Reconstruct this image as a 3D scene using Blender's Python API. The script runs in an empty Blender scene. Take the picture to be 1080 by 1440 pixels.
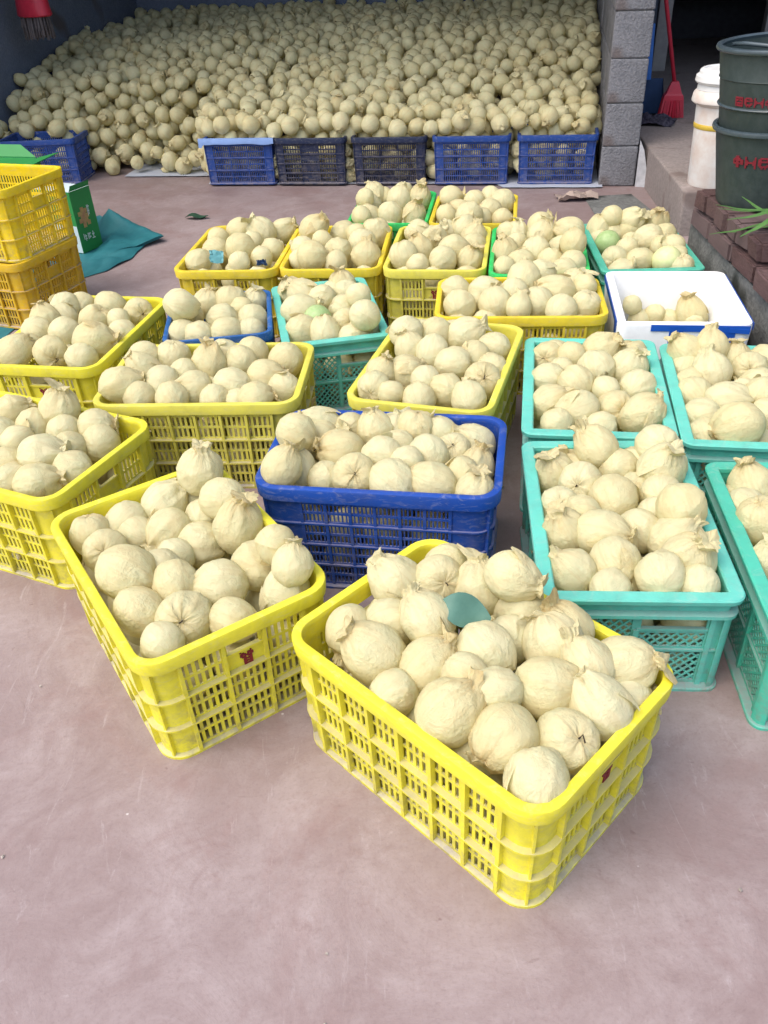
import bpy, bmesh, math, random
import numpy as np
from mathutils import Vector, Matrix, Quaternion, noise as mnoise

scn = bpy.context.scene
COL = scn.collection

# ---------------------------------------------------------------- camera
CAM_H, CAM_F, CAM_PITCH, CAM_ROLL = 1.2636, 1157.74, 0.62046, -0.0570
cd = bpy.data.cameras.new('camera'); cam = bpy.data.objects.new('camera', cd); COL.objects.link(cam)
cd.sensor_fit = 'VERTICAL'; cd.sensor_height = 36; cd.sensor_width = 27
cd.lens = CAM_F / 1440 * 36; cd.clip_start = .02; cd.clip_end = 400
_c, _s = math.cos(CAM_PITCH), math.sin(CAM_PITCH)
_r, _u, _b = Vector((1, 0, 0)), Vector((0, _s, _c)), Vector((0, -_c, _s))
_cr, _sr = math.cos(CAM_ROLL), math.sin(CAM_ROLL)
_r2, _u2 = _cr * _r + _sr * _u, -_sr * _r + _cr * _u
M = Matrix.Identity(4)
for i in range(3):
    M[i][0], M[i][1], M[i][2] = _r2[i], _u2[i], _b[i]
M[2][3] = CAM_H
cam.matrix_world = M
scn.camera = cam

# ---------------------------------------------------------------- light
SUN_EL, SUN_AZ = math.radians(60), math.radians(240)     # azimuth clockwise from +y: behind the camera, to its left
w = bpy.data.worlds.new('World'); scn.world = w; w.use_nodes = True
nt = w.node_tree; nt.nodes.clear()
sky = nt.nodes.new('ShaderNodeTexSky'); sky.sky_type = 'NISHITA'; sky.sun_disc = False
sky.sun_elevation = SUN_EL; sky.sun_rotation = SUN_AZ; sky.air_density = 1.0; sky.dust_density = 4.0; sky.ozone_density = 1.0
bg = nt.nodes.new('ShaderNodeBackground'); bg.inputs[1].default_value = .15
wo = nt.nodes.new('ShaderNodeOutputWorld'); nt.links.new(sky.outputs[0], bg.inputs[0]); nt.links.new(bg.outputs[0], wo.inputs[0])
sd = bpy.data.lights.new('sun', 'SUN'); sd.energy = 1.1; sd.angle = math.radians(75); sd.color = (1, .945, .86)
sun = bpy.data.objects.new('sun', sd); COL.objects.link(sun)
_d = Vector((math.sin(SUN_AZ) * math.cos(SUN_EL), math.cos(SUN_AZ) * math.cos(SUN_EL), math.sin(SUN_EL)))
sun.rotation_euler = _d.to_track_quat('Z', 'Y').to_euler()
vs = scn.view_settings; vs.view_transform = 'Standard'; vs.look = 'None'; vs.gamma = 1; vs.use_curve_mapping = False; vs.exposure = .9

# ---------------------------------------------------------------- materials
def N(nt, t, **k):
    n = nt.nodes.new(t)
    for a, v in k.items():
        if a.startswith('i_'): n.inputs[a[2:].replace('_', ' ')].default_value = v
        else: setattr(n, a, v)
    return n
def base_mat(name, rough=.8, spec=.3):
    m = bpy.data.materials.new(name); m.use_nodes = True
    nt = m.node_tree; b = nt.nodes['Principled BSDF']
    b.inputs['Roughness'].default_value = rough; b.inputs['Specular IOR Level'].default_value = spec
    return m, nt, b
def L(nt, a, b): nt.links.new(a, b)
def mixc(nt, fac, a, b, mode='MIX'):
    n = nt.nodes.new('ShaderNodeMix'); n.data_type = 'RGBA'; n.blend_type = mode
    for s, v in ((n.inputs[0], fac), (n.inputs[6], a), (n.inputs[7], b)):
        if hasattr(v, 'node'): nt.links.new(v, s)
        else: s.default_value = v if not isinstance(v, tuple) else (*v, 1)[:4]
    return n.outputs[2]
def ramp(nt, src, *stops):
    n = nt.nodes.new('ShaderNodeValToRGB'); e = n.color_ramp.elements
    while len(e) < len(stops): e.new(.5)
    for el, (p, v) in zip(e, stops):
        el.position = p; el.color = (v, v, v, 1) if not isinstance(v, tuple) else (*v, 1)
    nt.links.new(src, n.inputs[0]); return n.outputs[0]
def coord(nt, kind='Object', scale=None):
    t = nt.nodes.new('ShaderNodeTexCoord').outputs[kind]
    if scale:
        mp = nt.nodes.new('ShaderNodeMapping'); mp.inputs['Scale'].default_value = scale if isinstance(scale, tuple) else (scale,) * 3
        nt.links.new(t, mp.inputs[0]); return mp.outputs[0]
    return t
def ntex(nt, vec, scale, detail=4, rough=.55, dist=0.):
    n = N(nt, 'ShaderNodeTexNoise'); n.inputs['Scale'].default_value = scale; n.inputs['Detail'].default_value = detail
    n.inputs['Roughness'].default_value = rough; n.inputs['Distortion'].default_value = dist
    if vec: nt.links.new(vec, n.inputs['Vector'])
    return n.outputs['Fac']
def bump(nt, b, h, strength, dist=.01, prev=None):
    n = N(nt, 'ShaderNodeBump'); n.inputs['Strength'].default_value = strength; n.inputs['Distance'].default_value = dist
    nt.links.new(h, n.inputs['Height']); 
    if prev: nt.links.new(prev, n.inputs['Normal'])
    nt.links.new(n.outputs[0], b.inputs['Normal']); return n.outputs[0]
def rough_mat(name, c1, c2, scale=3, fine=60, bstr=.4, bdist=.004, rough=.9, spec=.2, spots=None):
    m, nt, b = base_mat(name, rough, spec)
    co = coord(nt)
    f = ramp(nt, ntex(nt, co, scale, 6, .6, .3), (.3, 0.), (.72, 1.))
    col = mixc(nt, f, c1, c2)
    f2 = ntex(nt, co, fine, 3, .6)
    col = mixc(nt, ramp(nt, f2, (.35, .55), (.7, 0.)), col, tuple(v * .62 for v in c1))
    if spots:
        s = ramp(nt, ntex(nt, co, spots[1], 2, .5), (.62, 0.), (.70, 1.))
        col = mixc(nt, s, col, spots[0])
    L(nt, col, b.inputs['Base Color']); bump(nt, b, f2, bstr, bdist)
    return m

def plastic(name, rough=.42, trans=.18, dust=(.36, .33, .37), dust_amt=.62):
    m, nt, b = base_mat(name, rough, .4)
    oi = N(nt, 'ShaderNodeObjectInfo')
    co = coord(nt)
    geo = N(nt, 'ShaderNodeNewGeometry'); sx = N(nt, 'ShaderNodeSeparateXYZ'); L(nt, geo.outputs['Normal'], sx.inputs[0])
    up = ramp(nt, sx.outputs['Z'], (.55, 0.), (.9, 1.))
    pz = N(nt, 'ShaderNodeSeparateXYZ'); L(nt, co, pz.inputs[0])
    low = ramp(nt, pz.outputs['Z'], (0.0, 1.), (.2, .75), (.235, .12), (.262, 0.))         # dust gathers on the lower ledges
    mu = N(nt, 'ShaderNodeMath', operation='MULTIPLY'); L(nt, up, mu.inputs[0]); L(nt, low, mu.inputs[1])
    mu2 = N(nt, 'ShaderNodeMath', operation='MULTIPLY'); mu2.inputs[1].default_value = dust_amt; L(nt, mu.outputs[0], mu2.inputs[0])
    grime = ramp(nt, ntex(nt, co, 14, 6, .7, .5), (.48, 0.), (.76, .30))
    lite = mixc(nt, 1., oi.outputs['Color'], (1.25, 1.25, 1.25), 'MULTIPLY')
    g2 = mixc(nt, ramp(nt, ntex(nt, co, 5, 3), (.3, .0), (.75, 1.)), oi.outputs['Color'], lite)
    fade = ramp(nt, ntex(nt, coord(nt, 'Object', (1, 1, 2.5)), 26, 7, .72, 1.5), (.52, 0.), (.72, .5))
    g2 = mixc(nt, fade, g2, mixc(nt, .55, oi.outputs['Color'], (.62, .60, .52)))
    c1 = mixc(nt, grime, g2, mixc(nt, .45, mixc(nt, 1., oi.outputs['Color'], (.5, .5, .5), 'MULTIPLY'), (.14, .12, .10)))
    lowd = ramp(nt, pz.outputs['Z'], (0.0, .75), (.06, .35), (.2, .10), (.262, .02))
    dm = N(nt, 'ShaderNodeMath', operation='MULTIPLY'); L(nt, lowd, dm.inputs[0]); L(nt, ramp(nt, ntex(nt, co, 34, 6, .7), (.44, 0.), (.66, 1.)), dm.inputs[1])
    c1 = mixc(nt, dm.outputs[0], c1, (.30, .25, .20))
    c2 = mixc(nt, mu2.outputs[0], c1, dust)
    L(nt, c2, b.inputs['Base Color'])
    rr = ramp(nt, ntex(nt, co, 22, 4), (.3, .34), (.7, .58)); L(nt, rr, b.inputs['Roughness'])
    bump(nt, b, ntex(nt, co, 45, 3), .12, .003)
    tr = N(nt, 'ShaderNodeBsdfTranslucent'); L(nt, c1, tr.inputs[0])
    mx = N(nt, 'ShaderNodeMixShader'); mx.inputs[0].default_value = trans
    L(nt, b.outputs[0], mx.inputs[1]); L(nt, tr.outputs[0], mx.inputs[2])
    L(nt, mx.outputs[0], nt.nodes['Material Output'].inputs[0])
    return m

def paper(name, per_island, k):
    m, nt, b = base_mat(name, .6, .28)
    co = coord(nt)
    if per_island: rnd = N(nt, 'ShaderNodeNewGeometry').outputs['Random Per Island']
    else: rnd = N(nt, 'ShaderNodeObjectInfo').outputs['Random']
    at = N(nt, 'ShaderNodeAttribute'); at.attribute_name = 'tan'
    big = ntex(nt, co, 1.6 * k, 4, .6, .4)
    pale = mixc(nt, rnd, (.83, .785, .505), (.785, .715, .41))
    pale = mixc(nt, ramp(nt, big, (.42, 0.), (.68, .65)), pale, (.71, .74, .47))     # greenish fruit showing through thin paper
    ad = N(nt, 'ShaderNodeMath', operation='MULTIPLY_ADD'); L(nt, ramp(nt, ntex(nt, co, 3.1 * k, 5, .65), (.45, 0.), (.8, .6)), ad.inputs[0]); ad.inputs[1].default_value = .55; L(nt, at.outputs['Fac'], ad.inputs[2])
    h = N(nt, 'ShaderNodeMath', operation='MULTIPLY'); h.use_clamp = True
    r2 = ramp(nt, rnd, (0., .25), (1., 1.05)); L(nt, ad.outputs[0], h.inputs[0]); L(nt, r2, h.inputs[1])
    fo = N(nt, 'ShaderNodeAttribute'); fo.attribute_name = 'fold'
    fn = N(nt, 'ShaderNodeTexNoise'); fn.inputs['Scale'].default_value = 4.2; fn.inputs['Detail'].default_value = 3; fn.inputs['Roughness'].default_value = .6; fn.inputs['Distortion'].default_value = .5
    L(nt, fo.outputs['Vector'], fn.inputs['Vector'])
    fd = ramp(nt, fn.outputs['Fac'], (.40, 0.), (.50, 1.), (.56, .15), (.68, .8))
    ly = N(nt, 'ShaderNodeMath', operation='MULTIPLY_ADD'); ly.use_clamp = True; L(nt, ramp(nt, fn.outputs['Fac'], (.36, .30), (.5, .05), (.62, 0.)), ly.inputs[0]); ly.inputs[1].default_value = 1.; L(nt, h.outputs[0], ly.inputs[2])
    col = mixc(nt, ly.outputs[0], pale, (.66, .51, .25))
    sp = ramp(nt, ntex(nt, co, 9 * k, 2, .5), (.72, 0.), (.80, .35))
    col = mixc(nt, sp, col, (.36, .26, .14))
    L(nt, col, b.inputs['Base Color'])
    st = N(nt, 'ShaderNodeMath', operation='MULTIPLY_ADD'); st.use_clamp = True; L(nt, at.outputs['Fac'], st.inputs[0]); st.inputs[1].default_value = .6; st.inputs[2].default_value = .07
    nb = N(nt, 'ShaderNodeBump'); nb.inputs['Distance'].default_value = .07 / k; L(nt, st.outputs[0], nb.inputs['Strength']); L(nt, fd, nb.inputs['Height'])
    c3 = ntex(nt, co, 1.5 * k, 4, .55, 1.0)
    n1 = bump(nt, b, ramp(nt, c3, (.44, 0.), (.5, 1.), (.53, .1), (.7, .5)), .22, .06 / k, nb.outputs[0])
    bump(nt, b, ntex(nt, co, 4 * k, 4, .55, 1.8), .15, .06 / k, n1)
    tr = N(nt, 'ShaderNodeBsdfTranslucent'); L(nt, mixc(nt, .22, col, (.80, .66, .30)), tr.inputs[0])
    mx = N(nt, 'ShaderNodeMixShader'); mx.inputs[0].default_value = .34
    L(nt, b.outputs[0], mx.inputs[1]); L(nt, tr.outputs[0], mx.inputs[2])
    L(nt, mx.outputs[0], nt.nodes['Material Output'].inputs[0])
    return m
def flat(name, c, rough=.6, spec=.3, var=.25, sc=20, c2=None, bstr=.15):
    m, nt, b = base_mat(name, rough, spec); co = coord(nt)
    f = ntex(nt, co, sc, 5, .65)
    L(nt, mixc(nt, ramp(nt, f, (.35, 0.), (.75, 1.)), c, c2 or tuple(v * (1 - var) for v in c)), b.inputs['Base Color'])
    bump(nt, b, f, bstr, .004)
    return m

MAT = {}
MAT['plastic'] = plastic('crate_plastic')
MAT['paper'] = paper('wrapping_paper', False, 1.0)
MAT['paper_mass'] = paper('wrapping_paper_mass', True, 18.0)
MAT['green_fruit'] = flat('green_fruit_skin', (.28, .42, .16), .45, .4, .3, 3, (.42, .52, .26))
MAT['pale_fruit'] = flat('pale_fruit_skin', (.56, .62, .28), .5, .4, .3, 2.5, (.66, .66, .38))
MAT['stem'] = flat('dry_stem', (.045, .032, .022), .9, .1)
MAT['leaf'] = flat('dark_leaf', (.02, .06, .035), .5, .4, .3, 30, (.035, .09, .05))
MAT['leaf_teal'] = flat('bluish_leaf', (.07, .17, .13), .5, .4, .3, 30, (.10, .22, .17))
MAT['foam'] = flat('white_foam', (.80, .82, .83), .8, .2, .06, 60)
MAT['tape'] = flat('blue_tape', (.015, .10, .50), .35, .5, .2, 8)
MAT['block'] = rough_mat('concrete_block', (.19, .195, .21), (.33, .33, .345), 7, 90, 1., .010, spots=((.16, .13, .12), 3))
MAT['mortar'] = rough_mat('mortar', (.22, .22, .22), (.30, .29, .29), 5, 90, .6, .005)
MAT['render'] = rough_mat('cement_render', (.15, .18, .25), (.23, .27, .35), 2, 90, .6, .005, spots=((.13, .12, .13), 2.2))
MAT['step'] = rough_mat('step_concrete', (.27, .235, .22), (.36, .31, .29), 4, 70, .5, .005, spots=((.2, .16, .145), 5))
MAT['base_wall'] = rough_mat('stained_concrete', (.13, .14, .135), (.27, .275, .265), 5, 60, .7, .008, spots=((.05, .055, .05), 4))
MAT['brick'] = rough_mat('red_brick', (.12, .072, .07), (.225, .135, .13), 9, 70, .9, .006, spots=((.13, .09, .085), 8))
_nt = MAT['brick'].node_tree; _b = _nt.nodes['Principled BSDF']; _src = _b.inputs['Base Color'].links[0].from_socket
_oi = N(_nt, 'ShaderNodeObjectInfo'); L(_nt, mixc(_nt, ramp(_nt, _oi.outputs['Random'], (0., 0.), (.5, .25), (1., .75)), _src, (.20, .15, .15)), _b.inputs['Base Color'])
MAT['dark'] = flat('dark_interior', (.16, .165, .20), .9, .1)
MAT['wood'] = flat('grey_painted_wood', (.33, .32, .32), .7, .3, .3, 15)
MAT['roof'] = flat('roof_sheet', (.22, .22, .23), .7, .3)
MAT['red'] = flat('red_plastic', (.55, .03, .06), .4, .4, .25, 12)
MAT['bristle'] = flat('grey_bristle', (.16, .14, .14), .9, .1, .4, 60)
MAT['bluep'] = flat('blue_plastic', (.03, .16, .55), .5, .4)
MAT['bucket'] = flat('dark_green_rubber', (.026, .040, .038), .5, .35, .3, 30, (.046, .062, .06))
MAT['rim_shine'] = flat('bucket_rim_painted_shine', (.06, .085, .10), .25, .6)  # rim shine put into the colour: paler and bluer than the bucket body
MAT['redpaint'] = flat('red_paint', (.22, .018, .03), .6, .3, .3, 40)
MAT['white'] = flat('white_plastic', (.74, .75, .74), .45, .4, .08, 8)
MAT['white_stained'] = flat('stained_white_plastic', (.76, .76, .73), .45, .4, .1, 9, (.62, .50, .42))
MAT['yellow'] = flat('yellow_band', (.65, .46, .06), .5, .4)
MAT['cloth'] = flat('dark_cloth', (.018, .016, .03), .95, .1, .5, 60, (.12, .11, .14), .8)
MAT['tarp'] = flat('teal_tarp', (.014, .12, .145), .6, .3, .4, 7, (.03, .19, .21), .4)
MAT['card_green'] = flat('green_carton', (.025, .24, .055), .5, .35, .15, 8)
MAT['card_white'] = flat('carton_inside', (.55, .66, .70), .7, .3, .1, 8)
MAT['print_white'] = flat('white_print', (.7, .75, .7), .6, .3)
MAT['print_brown'] = flat('fruit_print', (.45, .33, .10), .6, .3, .5, 40, (.35, .12, .10))
MAT['sheet'] = flat('pale_sheet', (.48, .52, .60), .6, .3, .2, 6)
MAT['lightblue'] = flat('light_blue_cloth', (.22, .34, .62), .7, .2, .2, 10)
MAT['scrap'] = flat('dry_paper_scrap', (.45, .36, .31), .8, .2, .4, 12)
MAT['tealscrap'] = flat('teal_scrap', (.13, .36, .38), .5, .3)
MAT['bluescrap'] = flat('blue_scrap', (.03, .07, .17), .5, .3)
MAT['plant'] = flat('plant_leaf', (.06, .15, .035), .5, .4, .3, 20, (.10, .22, .06))

def floor_mat():
    m, nt, b = base_mat('pink_cement', .62, .3)
    co = coord(nt)
    f1 = ntex(nt, co, .9, 6, .6, .6); f2 = ntex(nt, co, 4.5, 7, .7, .8); f3 = ntex(nt, co, 38, 4, .65); f4 = ntex(nt, co, 160, 2, .6)
    c = mixc(nt, ramp(nt, f1, (.36, 0.), (.64, 1.)), (.232, .170, .163), (.300, .240, .237))
    c = mixc(nt, ramp(nt, f2, (.42, .0), (.68, .75)), c, (.36, .30, .298))
    c = mixc(nt, ramp(nt, ntex(nt, co, 2.6, 6, .68, 1.2), (.52, 0.), (.68, .6)), c, (.235, .150, .142))
    c = mixc(nt, ramp(nt, ntex(nt, co, 7.5, 6, .7, .9), (.54, 0.), (.70, .55)), c, (.23, .155, .15))
    sc1 = ntex(nt, coord(nt, 'Object', (3, .5, 1)), 7, 7, .75, 1.8)
    c = mixc(nt, ramp(nt, sc1, (.60, 0.), (.70, .45)), c, (.44, .39, .395))
    sc2 = ntex(nt, coord(nt, 'Object', (.6, 2.6, 1)), 11, 6, .75, 2.2)
    c = mixc(nt, ramp(nt, sc2, (.63, 0.), (.71, .5)), c, (.19, .135, .13))
    c = mixc(nt, ramp(nt, ntex(nt, co, 17, 6, .75, .6), (.58, 0.), (.72, .5)), c, (.20, .135, .13))
    c = mixc(nt, ramp(nt, f3, (.3, .26), (.6, 0.)), c, (.19, .13, .125))
    c = mixc(nt, ramp(nt, f3, (.66, 0.), (.8, .35)), c, (.50, .45, .45))
    c = mixc(nt, ramp(nt, f4, (.3, .22), (.5, 0.)), c, (.17, .12, .115))
    # small dark chips and pale flecks
    v = N(nt, 'ShaderNodeTexVoronoi'); v.inputs['Scale'].default_value = 11
    wn_ = N(nt, 'ShaderNodeTexNoise'); wn_.inputs['Scale'].default_value = 60; wn_.inputs['Detail'].default_value = 2; L(nt, co, wn_.inputs['Vector'])
    wa_ = N(nt, 'ShaderNodeVectorMath', operation='MULTIPLY_ADD'); L(nt, wn_.outputs['Color'], wa_.inputs[0]); wa_.inputs[1].default_value = (.03, .03, .03); L(nt, co, wa_.inputs[2]); L(nt, wa_.outputs[0], v.inputs['Vector'])
    c = mixc(nt, ramp(nt, v.outputs['Distance'], (.02, .7), (.06, 0.)), c, (.16, .10, .095))
    v2 = N(nt, 'ShaderNodeTexVoronoi'); v2.inputs['Scale'].default_value = 7; L(nt, coord(nt, 'Object', (1, 1.2, 1)), v2.inputs['Vector'])
    c = mixc(nt, ramp(nt, v2.outputs['Distance'], (.012, .8), (.024, 0.)), c, (.60, .56, .55))
    L(nt, c, b.inputs['Base Color'])
    L(nt, ramp(nt, f2, (.3, .5), (.75, .78)), b.inputs['Roughness'])
    n1 = bump(nt, b, f3, .25, .004); bump(nt, b, f2, .3, .01, n1)
    return m
MAT['floor'] = floor_mat()

# ---------------------------------------------------------------- mesh helpers
class MB:
    def __init__(s): s.v, s.f = [], []
    def add(s, vs, fs):
        o = len(s.v); s.v += [tuple(p) for p in vs]; s.f += [tuple(o + i for i in f) for f in fs]
    def box(s, x0, x1, y0, y1, z0, z1):
        s.add([(x0, y0, z0), (x1, y0, z0), (x1, y1, z0), (x0, y1, z0), (x0, y0, z1), (x1, y0, z1), (x1, y1, z1), (x0, y1, z1)],
              [(0, 3, 2, 1), (4, 5, 6, 7), (0, 1, 5, 4), (1, 2, 6, 5), (2, 3, 7, 6), (3, 0, 4, 7)])
    def bar(s, a, b, w, t, nrm=(0, 1, 0)):
        a, b, n = Vector(a), Vector(b), Vector(nrm)
        d = (b - a).normalized(); u = d.cross(n).normalized() * w / 2; n = n * t / 2
        s.add([a - u - n, a + u - n, a + u + n, a - u + n, b - u - n, b + u - n, b + u + n, b - u + n],
              [(0, 3, 2, 1), (4, 5, 6, 7), (0, 1, 5, 4), (1, 2, 6, 5), (2, 3, 7, 6), (3, 0, 4, 7)])
    def tube(s, pts, rad, n=8, caps=True):
        pts = [Vector(p) for p in pts]; rs = rad if isinstance(rad, (list, tuple)) else [rad] * len(pts)
        o = []
        for i, p in enumerate(pts):
            d = (pts[min(i + 1, len(pts) - 1)] - pts[max(i - 1, 0)]).normalized()
            q = d.to_track_quat('Z', 'Y')
            o += [p + q @ Vector((rs[i] * math.cos(2 * math.pi * k / n), rs[i] * math.sin(2 * math.pi * k / n), 0)) for k in range(n)]
        f = [(i * n + k, i * n + (k + 1) % n, (i + 1) * n + (k + 1) % n, (i + 1) * n + k) for i in range(len(pts) - 1) for k in range(n)]
        if caps: f += [tuple(range(n))[::-1], tuple((len(pts) - 1) * n + k for k in range(n))]
        s.add(o, f)
    def lathe(s, prof, n=40, sx=1, wob=0):
        o = []
        for r, z in prof:
            o += [(r * math.cos(2 * math.pi * k / n), r * math.sin(2 * math.pi * k / n), z) for k in range(n)]
        s.add(o, [(i * n + k, i * n + (k + 1) % n, (i + 1) * n + (k + 1) % n, (i + 1) * n + k) for i in range(len(prof) - 1) for k in range(n)])
    def map(s, fn): s.v = [tuple(fn(*p)) for p in s.v]; return s
    def mesh(s, name, mat=None, smooth=False, angle=None):
        me = bpy.data.meshes.new(name); me.from_pydata(s.v, [], s.f); me.update()
        if mat: me.materials.append(MAT[mat] if isinstance(mat, str) else mat)
        if smooth:
            me.polygons.foreach_set('use_smooth', [True] * len(me.polygons))
            if angle:
                try: me.set_sharp_from_angle(angle=math.radians(angle))
                except Exception: pass
        return me
def link(name, me, parent=None, loc=None, rz=None):
    o = bpy.data.objects.new(name, me); COL.objects.link(o)
    if parent: o.parent = parent
    if loc is not None: o.location = loc
    if rz is not None: o.rotation_euler = (0, 0, rz)
    return o
def tag(o, label, cat, group=None):
    o['label'] = label; o['category'] = cat
    if group: o['group'] = group
    return o
def thing(name, label, cat, loc=(0, 0, 0), rz=0, group=None):
    return tag(link(name, None, None, loc, rz), label, cat, group)
def structure(o): o['kind'] = 'structure'; return o
def bevel(me, wd, seg=2, ang=40):
    bm = bmesh.new(); bm.from_mesh(me)
    ed = [e for e in bm.edges if len(e.link_faces) == 2 and e.calc_face_angle(0) > math.radians(ang)]
    bmesh.ops.bevel(bm, geom=ed, offset=wd, segments=seg, affect='EDGES', profile=.6)
    bm.to_mesh(me); bm.free()
    me.polygons.foreach_set('use_smooth', [True] * len(me.polygons))
    me.set_sharp_from_angle(angle=math.radians(38))
    return me

def ring_path(hx, hy, r, o, seg=6):
    pts = []
    for cx, cy, a0 in ((hx - r, hy - r, 0), (-hx + r, hy - r, 90), (-hx + r, -hy + r, 180), (hx - r, -hy + r, 270)):
        for k in range(seg + 1):
            a = math.radians(a0 + 90 * k / seg); pts.append((cx + (r + o) * math.cos(a), cy + (r + o) * math.sin(a)))
    return pts
def ring(mb, hx, hy, r, prof, seg=6):
    n = 4 * (seg + 1); m = len(prof); vs = []
    P = [ring_path(hx, hy, r, o, seg) for o, z in prof]
    for j in range(m): vs += [(x, y, prof[j][1]) for x, y in P[j]]
    fs = [(j * n + i, j * n + (i + 1) % n, ((j + 1) % m) * n + (i + 1) % n, ((j + 1) % m) * n + i) for j in range(m) for i in range(n)]
    mb.add(vs, fs)
def corner_post(mb, hx, hy, r, ext, o0, o1, z0, z1, sx, sy, seg=6):
    P = []
    for o in (o0, o1):
        q = [(hx + o, hy - r - ext)] + [(hx - r + (r + o) * math.cos(a), hy - r + (r + o) * math.sin(a)) for a in [math.pi / 2 * k / seg for k in range(seg + 1)]] + [(hx - r - ext, hy + o)]
        P.append([(sx * x, sy * y) for x, y in q])
    n = len(P[0]); vs = [(x, y, z) for o in P for z in (z0, z1) for x, y in o]
    f = []
    for i in range(n - 1):
        f += [(i, i + 1, n + i + 1, n + i), (2 * n + i, 3 * n + i, 3 * n + i + 1, 2 * n + i + 1), (i, 2 * n + i, 2 * n + i + 1, i + 1), (n + i, n + i + 1, 3 * n + i + 1, 3 * n + i)]
    f += [(0, n, 3 * n, 2 * n), (n - 1, 3 * n - 1, 4 * n - 1, 2 * n - 1)]
    mb.add(vs, f)
def emblem_bitmap():
    return ["#......#.",
            ".##..###.",
            "####.####",
            "##.###.##",
            ".###.###.",
            "..##..##.",
            "..######.",
            "..##..##.",
            "..######.",
            "..##..##.",
            "..######."]

# ---------------------------------------------------------------- crates
PROTO = {}
def side_frame(k, hx, hy):
    # local (s, n, z): s along the side, n outward offset from the rim's outer line
    return [lambda s, n, z: (s, -(hy + n), z), lambda s, n, z: (hx + n, s, z), lambda s, n, z: (-s, hy + n, z), lambda s, n, z: (-(hx + n), -s, z)][k]

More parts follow.
